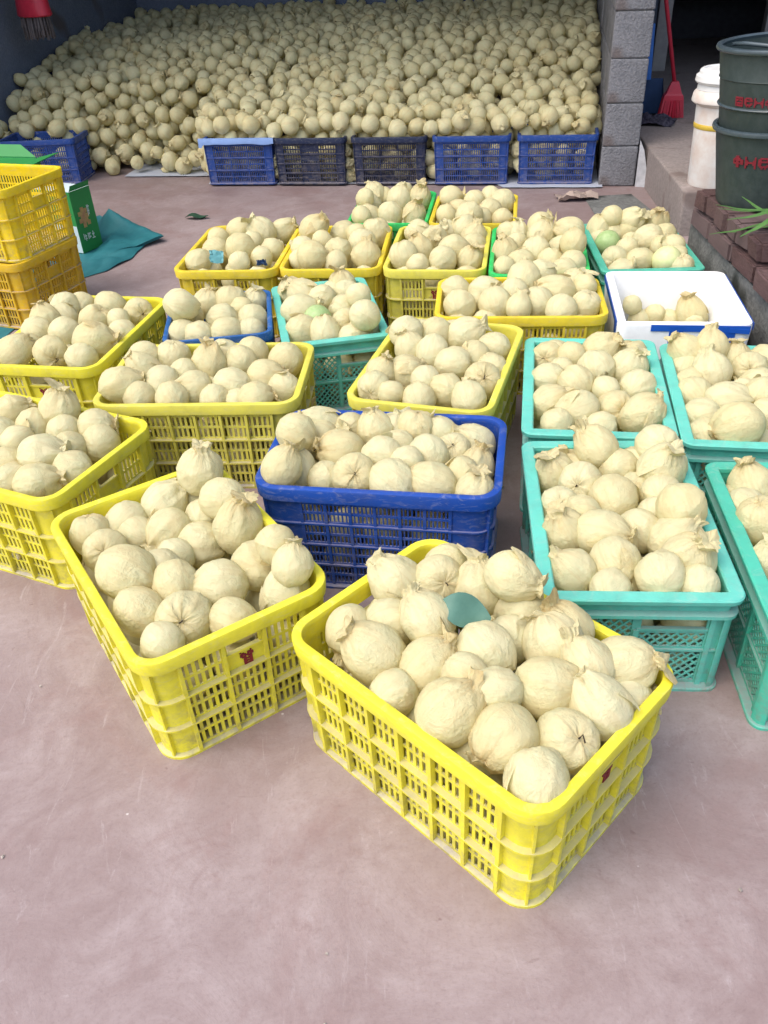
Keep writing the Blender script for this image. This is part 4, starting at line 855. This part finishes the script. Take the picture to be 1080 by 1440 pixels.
while tries < 200000:
    tries += 1
    p, q = rnd.uniform(-3.88, -.05), rnd.uniform(.06, 2.93)
    if p < -2.36 and q < .30: continue
    if p < -3.2 and q < .12: continue
    dmin = .084
    gx, gy = int(p / cellsz), int(q / cellsz); ok = True
    for a in range(gx - 2, gx + 3):
        for b in range(gy - 2, gy + 3):
            for (pp, qq) in grid.get((a, b), ()):
                if (pp - p) ** 2 + (qq - q) ** 2 < dmin * dmin: ok = False; break
            if not ok: break
        if not ok: break
    if ok: grid.setdefault((gx, gy), []).append((p, q)); pts.append((p, q))
for p, q in pts:
    z = surf(p, q) + rnd.uniform(-.022, .03); R_ = rnd.uniform(.041, .053)
    x, y, _ = PQ(p, q)
    MASS.append((Vector((x, y, max(z, R_))), R_, Vector((rnd.gauss(0, 1), rnd.gauss(0, 1) - .3, rnd.gauss(0, .6))).normalized()))
    if z > .16:                                          # what shows in the gaps
        x, y, _ = PQ(p + rnd.uniform(.03, .05), q + rnd.uniform(.02, .05)); MASS.append((Vector((x, y, max(.045, z - .080))), .046, Vector((0, 0, 1))))
    if (q < .5 or p < -2.3 and q < 1.0) and z > .2:
        for dz in (.16, .23, .30, .37):
            if z - dz > .04: x, y, _ = PQ(p + rnd.uniform(-.02, .02), max(q, .09) + .01); MASS.append((Vector((x, y, z - dz)), .046, Vector((rnd.gauss(0, 1), -1, 0)).normalized()))
LO = [fruit_verts(100 + s, 'a' if s < 10 else 'b', 18, 11) for s in range(14)]
av, at_, afo, loops, starts, totals = [], [], [], [], [], []
vo = lo = 0
LOF = [(np.array([i for f in F_ for i in f]), np.array([len(f) for f in F_])) for V, F_, Tn, FO in LO]
for P, R_, tip in MASS:
    k = rnd.randrange(len(LO)); V, F_, Tn, FO = LO[k]
    q = np.array((tip.to_track_quat('Z', 'Y') @ Quaternion((0, 0, 1), rnd.uniform(0, 6.28))).to_matrix())
    av.append((V * (R_ * 1.02)) @ q.T + np.array(P)); at_.append(np.clip(Tn * rnd.uniform(.6, 1.2), 0, 1))
    afo.append(FO + rnd.random()); li, ln = LOF[k]; loops.append(li + vo); totals.append(ln); vo += len(V)
av = np.concatenate(av); at_ = np.concatenate(at_); loops = np.concatenate(loops); totals = np.concatenate(totals); starts = np.concatenate([[0], np.cumsum(totals)[:-1]])
me = bpy.data.meshes.new('fruit_mass'); me.vertices.add(len(av)); me.vertices.foreach_set('co', av.astype(np.float32).ravel())
me.loops.add(len(loops)); me.loops.foreach_set('vertex_index', loops.astype(np.int32)); me.polygons.add(len(totals))
me.polygons.foreach_set('loop_start', starts.astype(np.int32)); me.polygons.foreach_set('loop_total', totals.astype(np.int32)); me.update(calc_edges=True); me.validate()
me.polygons.foreach_set('use_smooth', [True] * len(me.polygons)); me.materials.append(MAT['paper_mass'])
a_ = me.attributes.new('tan', 'FLOAT', 'POINT'); a_.data.foreach_set('value', at_.astype(np.float32))
a_ = me.attributes.new('fold', 'FLOAT_VECTOR', 'POINT'); a_.data.foreach_set('vector', np.concatenate(afo).astype(np.float32).ravel())
o = link('fruit_pile', me); o['kind'] = 'stuff'; o['label'] = 'huge heap of wrapped fruit filling the shed, and fruit deep in crates'
print('mass', len(MASS), 'pile', len(pts), 'tris', sum(totals) // 2)

# ================================================================ OTHER THINGS
# white foam box
fx, fy, fth, fL, fW, fH = CR['foam']
fb = thing('foam_box', 'open white foam box with blue tape holding a few fruits', 'box', (fx, fy, 0), fth)
a, b = fL / 2, fW / 2
mb = MB(); k = .90
o_ = ring_path(a, b, .03, 0, 5); i_ = ring_path(a, b, .03, -.027, 5); n = len(o_)
vs = [(x * .93, y * .93, .0) for x, y in o_] + [(x, y, fH - .008) for x, y in o_] + [(x * .99, y * .99, fH) for x, y in o_] + [(x * 1.01, y * 1.01, fH) for x, y in i_] + [(x, y, fH - .007) for x, y in i_] + [(x * .93, y * .93, .058) for x, y in i_]
mb.add(vs, [(j * n + i, j * n + (i + 1) % n, (j + 1) * n + (i + 1) % n, (j + 1) * n + i) for j in range(5) for i in range(n)] + [tuple(range(n))[::-1], tuple(5 * n + i for i in range(n))])
link('box_body', mb.mesh('box_body', 'foam', True, 40), fb)
def tape(pts, wd, nrm):
    m_ = MB()
    for A, B in zip(pts[:-1], pts[1:]): m_.bar(A, B, wd, .0015, nrm)
    link('tape', m_.mesh('tape', 'tape'), fb)
def fs(t): return .93 + .07 * t / fH                     # the box tapers to its foot
tape([(-.10, -b - .0015, fH - .010), (a - .012, -b - .0015, fH - .012)], .020, (0, 1, 0))
tape([(a - .07, -b - .003, fH - .016), (a - .012, -b - .003, fH - .020)], .014, (0, 1, 0))
for x in (-.025, .125):
    tape([(x, -b - .0022, fH - .004), (x, -b * .955 - .0022, .08)], .040, (0, 1, .07))
tape([(a + .0015, -b + .02, fH - .012), (a + .0015, b - .03, fH - .012)], .022, (1, 0, 0))
tape([(-a - .0015, -b + .03, fH - .010), (-a - .0015, b - .03, fH - .010)], .018, (1, 0, 0))
tape([(-a - .0022, -b + .06, fH - .004), (-a * .95 - .0022, -b + .07, .06)], .040, (1, 0, -.07))

# leaves and scraps
def leaf_mesh(name, ln, wd, mat, fold=.25, droop=.2):
    m_ = MB(); vs = []; n_ = 9
    for i in range(n_):
        t = i / (n_ - 1); w_ = wd * math.sin(math.pi * min(1, t * .92 + .04)) ** .8 * (1 - .3 * t)
        z = ln * (-droop * t * t + .06 * math.sin(t * 7))
        for s_ in (-1, 0, 1): vs.append((t * ln, s_ * w_, z + fold * abs(s_) * w_))
    m_.add(vs, [(i * 3 + j, i * 3 + j + 1, (i + 1) * 3 + j + 1, (i + 1) * 3 + j) for i in range(n_ - 1) for j in range(2)])
    return m_.mesh(name, mat, True)
lf = tag(link('leaf', leaf_mesh('leaf', .13, .036, 'leaf', .35, -.02), None, (-.99, 4.62, .008), math.radians(-8)), 'single dark green leaf lying on open cement floor', 'leaf')
lf = tag(link('leaf', leaf_mesh('leaf', .085, .034, 'leaf_teal', .2, .25), None, (.090, 1.045, .322)), 'bluish green leaf tucked among fruit of the nearest yellow crate', 'leaf'); lf.rotation_euler = (.75, .15, math.radians(-25))
def scrap(name, label, loc, size, mat, seed, rz=0, h=.02, cat='scrap'):
    m_ = MB(); n_ = 9; vs = []
    for i in range(n_):
        for j in range(n_):
            u, v = i / (n_ - 1) - .5, j / (n_ - 1) - .5; q = Vector((u * 4 + seed, v * 4, seed))
            e = 1 + .25 * mnoise.noise(Vector((u * 3, v * 3, seed + 9)))
            vs.append((u * size[0] * e, v * size[1] * e, h * (abs(mnoise.noise(q * 1.2)) * 1.8 + .4 * abs(mnoise.noise(q * 2.7)))))
    m_.add(vs, [(i * n_ + j, (i + 1) * n_ + j, (i + 1) * n_ + j + 1, i * n_ + j + 1) for i in range(n_ - 1) for j in range(n_ - 1)])
    return tag(link(name, m_.mesh(name, mat, True, 30), None, loc, rz), label, cat)
scrap('paper_scrap', 'crumpled brownish paper scrap on the floor before the block pillar', (1.13, 4.57, .006), (.20, .12), 'scrap', 3, .1, .03)
scrap('plastic_scrap', 'light teal scrap stuck among fruit in the left back yellow crate', (-.568, 3.055, .285), (.05, .045), 'tealscrap', 6, .4, .006).rotation_euler = (.9, .2, .3)
scrap('plastic_scrap', 'dark blue scrap among fruit in the left back yellow crate', (-.395, 2.994, .268), (.035, .02), 'bluescrap', 8, .4, .02).rotation_euler = (.6, .0, .1)

# teal tarp crumpled on the floor
poly_ = [(-1.60, 4.55), (-1.50, 4.78), (-1.31, 4.55), (-1.03, 4.23), (-1.12, 4.16), (-1.15, 3.98), (-1.23, 3.82), (-1.30, 3.76), (-1.36, 3.72), (-1.42, 3.3), (-1.46, 3.08), (-1.8, 2.95), (-2.1, 3.4), (-1.9, 4.2)]
cx_, cy_ = -1.52, 3.80; NB, NR = 160, 34; bp = []
tot_ = [0]
for i in range(len(poly_)):
    A, B = poly_[i], poly_[(i + 1) % len(poly_)]; tot_.append(tot_[-1] + math.hypot(B[0] - A[0], B[1] - A[1]))
for k in range(NB):
    t = tot_[-1] * k / NB; i = max(j for j in range(len(poly_)) if tot_[j] <= t); A, B = poly_[i], poly_[(i + 1) % len(poly_)]; f = (t - tot_[i]) / (tot_[i + 1] - tot_[i])
    bp.append((A[0] + (B[0] - A[0]) * f + .012 * mnoise.noise(Vector((k * .25, 0, 0))), A[1] + (B[1] - A[1]) * f + .012 * mnoise.noise(Vector((k * .25, 5, 0)))))
vs = []
for r in range(NR + 1):
    for k in range(NB):
        t = (r / NR) ** .8; x, y = cx_ + (bp[k][0] - cx_) * t, cy_ + (bp[k][1] - cy_) * t
        flatp = min(1, max(0, (y - 3.78) / .2)) * min(1, max(0, (x + 1.36 + .25 * max(0, y - 4.2)) / .08))
        wv = abs(mnoise.noise(Vector((x * 4 + y * 3, y * 2.5, 1)))) * .07 + abs(mnoise.noise(Vector((x * 11, y * 9, 4)))) * .035
        rid = .11 * math.exp(-((y - 4.40 + .72 * (x + 1.2)) / .075) ** 2)
        vs.append((x, y, .003 + flatp * (wv + rid) * (1 - .75 * t ** 8) + .006 * abs(mnoise.noise(Vector((x * 7, y * 7, 2))))))
mb = MB(); mb.add(vs, [(r * NB + k, r * NB + (k + 1) % NB, (r + 1) * NB + (k + 1) % NB, (r + 1) * NB + k) for r in range(NR) for k in range(NB)])
tag(link('tarp', mb.mesh('tarp', 'tarp', True, 50)), 'crumpled teal tarp spread on the floor beside the empty yellow crates', 'tarp')

# green cartons
ct = thing('carton', 'narrow green printed carton standing on the teal tarp', 'carton', (-1.405, 4.095, .006), math.radians(62))
m_ = MB(); m_.box(0, .138, 0, .30, 0, .29); me = m_.mesh('carton_body', 'card_green'); me.materials.append(MAT['card_white'])
me.polygons[1].material_index = 1
link('carton_body', me, ct)
m_ = MB(); m_.box(-.0015, -.0005, .002, .298, .002, .13); link('white_panel', m_.mesh('white_panel', 'card_white'), ct)
m_ = MB(); m_.add([(.002, 0, .291), (.136, 0, .291), (.132, -.012, .318), (.006, -.012, .318)], [(0, 1, 2, 3)]); link('flap', m_.mesh('flap', 'card_green'), ct)
m_ = MB()
for k in range(14):
    an = k * .9; rr_ = .006 + .0022 * k; x, z = .06 + rr_ * math.cos(an), .165 + rr_ * math.sin(an) * 1.3; m_.box(x - .010, x + .010, -.0012 - .0001 * k, -.0002, z - .010, z + .010)
link('printed_picture', m_.mesh('printed_picture', 'print_brown'), ct)
m_ = MB()
for x, wd, z, h in ((.026, .004, .06, .028), (.034, .012, .072, .005), (.034, .012, .060, .004), (.036, .004, .052, .03), (.054, .004, .055, .030), (.060, .014, .078, .004), (.060, .014, .062, .004), (.063, .004, .058, .026), (.082, .016, .070, .004), (.088, .004, .056, .030), (.080, .020, .052, .004),
                    (.088, .003, .16, .05), (.094, .010, .20, .004), (.095, .003, .165, .045), (.088, .013, .18, .004)):
    m_.box(x, x + wd, -.0022, -.0014, z, z + h)
link('printed_lettering', m_.mesh('printed_lettering', 'print_white'), ct)
ct = thing('carton', 'open green carton with spread flaps behind the empty crate stack', 'carton', (-1.90, 4.42, .006), math.radians(-18))
m_ = MB(); m_.box(-.22, .22, -.15, .15, 0, .37); link('carton_body', m_.mesh('carton_body', 'card_green'), ct)
for pts_ in ([(-.22, -.152, .37), (.22, -.152, .37), (.21, -.25, .385), (-.21, -.25, .385)], [(.222, -.15, .37), (.222, .15, .37), (.36, .13, .40), (.36, -.13, .39)], [(-.1, .153, .37), (.2, .153, .37), (.10, .19, .42), (-.08, .19, .42)]):
    m_ = MB(); m_.add(pts_ + [(x, y, z + .004) for x, y, z in pts_], [(0, 1, 2, 3), (7, 6, 5, 4), (0, 4, 5, 1), (1, 5, 6, 2), (2, 6, 7, 3), (3, 7, 4, 0)]); link('flap', m_.mesh('flap', 'card_green'), ct)

# pale blue cloth over the leftmost retaining crate's rim
m_ = MB(); vs = []; n_ = 30
for i in range(n_ + 1):
    u = -.232 + .464 * i / n_
    dr = .030 + .012 * mnoise.noise(Vector((u * 9, 2, 0))) + (.02 if i < 2 else 0)
    vs += [(u, .05, .255), (u, .0, .2635 + .002 * mnoise.noise(Vector((u * 20, 0, 0)))), (u, -.0065, .262), (u, -.0085, .2615 - dr)]
m_.add(vs, [(i * 4 + j, (i + 1) * 4 + j, (i + 1) * 4 + j + 1, i * 4 + j + 1) for i in range(n_) for j in range(3)])
x, y, _ = PQ(-2.105, .003); tag(link('cloth_strip', m_.mesh('cloth_strip', 'lightblue', True), None, (x, y, .012), BF), 'pale blue cloth folded over the rim of a royal blue crate', 'cloth')

# red hanging broom on the shed's left wall
hb = thing('hanging_broom', 'red headed broom with grey bristles hanging on the left wall', 'broom', (-2.10, 6.36, .745), math.radians(-40)); hb.scale = (1.3, 1.3, 1.15)
m_ = MB()
m_.lathe([(.02, .42), (.06, .40), (.095, .30), (.115, .15), (.12, .115), (.112, .108)], 16)
m_.map(lambda x, y, z: (x, y * .55, z + .002)); link('broom_head', m_.mesh('broom_head', 'red', True, 40), hb)
m_ = MB(); r_ = random.Random(2)
for k in range(130):
    an, rr_ = r_.uniform(0, 6.28), r_.uniform(0, 1) ** .5
    x, y = .10 * rr_ * math.cos(an), .052 * rr_ * math.sin(an); e = r_.uniform(-.008, .02)
    m_.tube([(x, y, .125), (x * 1.05 + r_.uniform(-.008, .008), y * 1.1, .06), (x * 1.08 + r_.uniform(-.012, .012), y * 1.2, e)], [.005, .0045, .003], 3, False)
link('bristles', m_.mesh('bristles', 'bristle'), hb)
m_ = MB(); m_.tube([(0, 0, .41), (.0, .0, 1.5)], .013, 8); link('handle', m_.mesh('handle', 'wood', True), hb)

# red broom standing on the step, leaning on the block wall
rb = thing('broom', 'red plastic broom leaning against the wall on the concrete step', 'broom', (1.905, 5.50, STEP_Z), math.radians(-12))
m_ = MB(); vs = []
for z, hw, ht in ((.20, .020, .020), (.175, .030, .026), (.135, .045, .034), (.125, .055, .038), (.10, .060, .040)):
    vs += [(-hw, -ht, z), (hw, -ht, z), (hw, ht, z), (-hw, ht, z)]
m_.add(vs, [(i * 4 + j, i * 4 + (j + 1) % 4, (i + 1) * 4 + (j + 1) % 4, (i + 1) * 4 + j) for i in range(4) for j in range(4)] + [(0, 1, 2, 3)]); me = m_.mesh('broom_head', 'red'); link('broom_head', me, rb)
m_ = MB()
for i in range(16):
    for j in range(6):
        x, y = -.056 + .112 * i / 15, -.034 + .068 * j / 5
        m_.tube([(x, y, .11), (x * 1.25 + r_.uniform(-.004, .004), y * 1.4, .004)], [.0045, .004], 4, False)
link('bristles', m_.mesh('bristles', 'red'), rb)
m_ = MB(); m_.tube([(0, 0, .18), (-.19, .03, .92), (-.21, .035, 1.0)], .012, 8); link('handle', m_.mesh('handle', 'red', True), rb)
# blue dustpan behind the pillar
dp = thing('dustpan', 'blue long handled dustpan standing behind the block pillar', 'dustpan', (1.775, 5.60, STEP_Z), math.radians(-12))
m_ = MB(); m_.box(-.022, .022, -.012, .012, .20, .50); me = m_.mesh('handle', 'bluep'); bevel(me, .006); h_ = link('handle', me, dp); h_.rotation_euler = (0, -.05, 0)
m_ = MB(); m_.add([(-.10, -.09, .0), (.10, -.09, 0), (.10, .06, .0), (-.10, .06, .0), (-.09, .05, .2), (.09, .05, .2), (.10, .0, .11), (-.10, .0, .11)], [(0, 1, 2, 3), (3, 2, 5, 4), (0, 3, 4, 7), (1, 6, 5, 2)]); link('pan', m_.mesh('pan', 'bluescrap'), dp)
# dark cloth
m_ = MB(); vs = []; n_ = 22
for i in range(n_):
    for j in range(n_):
        u, v = 2 * i / (n_ - 1) - 1, 2 * j / (n_ - 1) - 1; d_ = max(0, 1 - (u * u + v * v) * .75); e = 1 + .25 * mnoise.noise(Vector((u * 2, v * 2, 3)))
        vs.append((u * .125 * e, v * .08 * e, .003 + d_ ** .6 * (.035 + .055 * abs(mnoise.noise(Vector((u * 2.4, v * 2.4, 1)))) + .02 * mnoise.noise(Vector((u * 6, v * 6, 5))))))
m_.add(vs, [(i * n_ + j, (i + 1) * n_ + j, (i + 1) * n_ + j + 1, i * n_ + j + 1) for i in range(n_ - 1) for j in range(n_ - 1)])
tag(link('cloth', m_.mesh('cloth', 'cloth', True), None, (1.745, 5.33, STEP_Z), math.radians(-25)), 'crumpled dark patterned cloth lying at the step corner by the pillar', 'cloth')

# white plastic buckets
wb = thing('white_bucket', 'tall stained white bucket with yellow band standing on the step', 'bucket', (1.615, 3.97, STEP_Z))
m_ = MB(); m_.lathe([(0, .003), (.102, .003), (.106, .0), (.110, .01), (.118, .24), (.121, .285), (.123, .335), (.138, .345), (.146, .352), (.147, .360), (.142, .385), (.132, .398), (0, .398)], 40)
link('bucket_body', m_.mesh('bucket_body', 'white_stained', True, 35), wb)
m_ = MB(); m_.lathe([(.1185, .243), (.1215, .246), (.1225, .262), (.120, .265)], 40); link('band', m_.mesh('band', 'yellow', True), wb)
wb = thing('white_bucket', 'short white tub with lid stacked on the tall white bucket', 'bucket', (1.612, 3.97, STEP_Z + .398))
m_ = MB(); m_.lathe([(0, .001), (.128, .001), (.126, .022), (.136, .028), (.141, .035), (.139, .056), (.128, .062), (.126, .075), (.118, .082), (.108, .083), (.104, .078), (0, .078)], 40)
link('bucket_body', m_.mesh('bucket_body', 'white', True, 35), wb)

# dark green buckets on the ledge
def glyphs(r0, z0, a0, sz, depth, rows_list, tilt=0):
    m_ = MB()
    for g, rows__ in enumerate(rows_list):
        for i, rw in enumerate(rows__):
            for j, ch in enumerate(rw):
                if ch == '#':
                    s0 = a0 + (g * 8.2 + j) * sz / r0; s1 = s0 + sz * 1.06 / r0; z1 = z0 + (len(rows__) - i) * sz; z_ = z1 - sz * 1.06
                    q = []
                    for r_0 in (r0 - .002, r0 + .0015):
                        for s_, z__ in ((s0, z_), (s1, z_), (s1, z1), (s0, z1)): q.append(((r_0 + (z__ - z0) * depth) * math.cos(s_), (r_0 + (z__ - z0) * depth) * math.sin(s_), z__))
                    m_.add(q, [(4, 5, 6, 7), (0, 4, 7, 3), (1, 2, 6, 5), (3, 7, 6, 2), (0, 1, 5, 4)])
    return m_.mesh('red_lettering', 'redpaint')
G1 = [["..##...", ".####..", "#######", "#.##.##", "#######", "..##...", "..##..."], ["#.....#", "#.....#", "##...##", "#######", "##...##", "#.....#", "#.....#"],
      [".#####.", "##...##", "#######", "##.....", "##...##", ".#####.", "..#.#.."], ["#######", "#.#.#.#", "###.###", "#.....#", "#######", "#.#.#.#", "#######"]]
BX, BY = 1.415, 2.985
gb = thing('green_bucket', 'dark green bucket with red lettering, lower of two on the brick ledge', 'bucket', (BX, BY, LZ + .003)); gb.rotation_euler = (0, math.radians(-2.5), 0)
m_ = MB(); m_.lathe([(0, .0), (.160, .0), (.164, .006), (.166, .02), (.195, .245), (.197, .247), (.197, .252)], 56); link('bucket_body', m_.mesh('bucket_body', 'bucket', True, 35), gb)
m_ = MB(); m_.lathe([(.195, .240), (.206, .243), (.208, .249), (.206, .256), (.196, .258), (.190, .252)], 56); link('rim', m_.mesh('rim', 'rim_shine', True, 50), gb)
link('red_lettering', glyphs(.1845, .145, math.radians(-153), 0.0052, .13, G1), gb)
gb2 = thing('green_bucket', 'dark green bucket nested in the lower one, open at the top', 'bucket', (BX - .010, BY, LZ + .262)); gb2.scale = (1, 1, .94); gb2.rotation_euler = (0, math.radians(-2.5), 0)
m_ = MB(); m_.lathe([(0, -.10), (.170, -.10), (.176, .0), (.196, .058), (.201, .066), (.197, .072), (.205, .150), (.2085, .153), (.2065, .157), (.217, .245), (.213, .245), (.190, .0), (.17, -.08), (0, -.08)], 56)
link('bucket_body', m_.mesh('bucket_body', 'bucket', True, 35), gb2)
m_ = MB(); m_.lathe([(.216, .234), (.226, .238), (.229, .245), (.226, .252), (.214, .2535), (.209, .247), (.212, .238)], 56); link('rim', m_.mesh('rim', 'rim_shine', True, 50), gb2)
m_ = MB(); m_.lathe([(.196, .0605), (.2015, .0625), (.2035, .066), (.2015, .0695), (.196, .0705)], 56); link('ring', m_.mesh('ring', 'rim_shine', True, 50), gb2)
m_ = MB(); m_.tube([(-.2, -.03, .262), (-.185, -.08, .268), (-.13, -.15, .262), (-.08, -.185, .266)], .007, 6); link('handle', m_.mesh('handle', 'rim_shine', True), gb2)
link('red_lettering', glyphs(.199, .078, math.radians(-158), 0.0042, .10, G1[::-1]), gb2)

# plant at the right edge
pl = thing('plant', 'green blade leaved plant reaching in beside the green buckets', 'plant', (1.36, 2.62, LZ - .07))
LV = leaf_mesh('leaf', .26, .013, 'plant', .5, .55)
for k in range(15):
    an = math.radians(95 + k * 17 + r_.uniform(-12, 12)); l_ = link('leaf', LV, pl); l_.location = (0.01 * math.cos(an), .01 * math.sin(an), .03 + .013 * k); l_.rotation_euler = (0, -r_.uniform(.35, .95), an); s_ = r_.uniform(.6, .95); l_.scale = (s_, 1, s_)
m_ = MB(); m_.tube([(0, 0, 0), (.01, 0, .12), (.0, .01, .24)], [.008, .006, .004], 6); link('plant_stem', m_.mesh('plant_stem', 'plant', True), pl)

# crumbs of paper and grit on the floor
m_ = MB(); r_ = random.Random(9)
for k in range(55):
    x, y = r_.uniform(-1.3, 1.3), r_.uniform(.35, 4.6); z = .0015; a = r_.uniform(0, 6.28); s_ = r_.uniform(.0015, .0045)
    q_ = [(x + s_ * r_.uniform(.5, 1.3) * math.cos(a + t), y + s_ * r_.uniform(.5, 1.3) * math.sin(a + t)) for t in (0, 1.5, 3.1, 4.6)]
    m_.add([(px_, py_, z + r_.uniform(0, .003)) for px_, py_ in q_] + [(x, y, z + s_ * .8)], [(0, 1, 4), (1, 2, 4), (2, 3, 4), (3, 0, 4)])
o = link('floor_crumbs', m_.mesh('floor_crumbs', flat('floor_crumbs', (.50, .45, .40), .9, .1, .8, 3, (.09, .07, .06)))); o['kind'] = 'stuff'; o['label'] = 'scattered grit and paper crumbs on the cement floor'
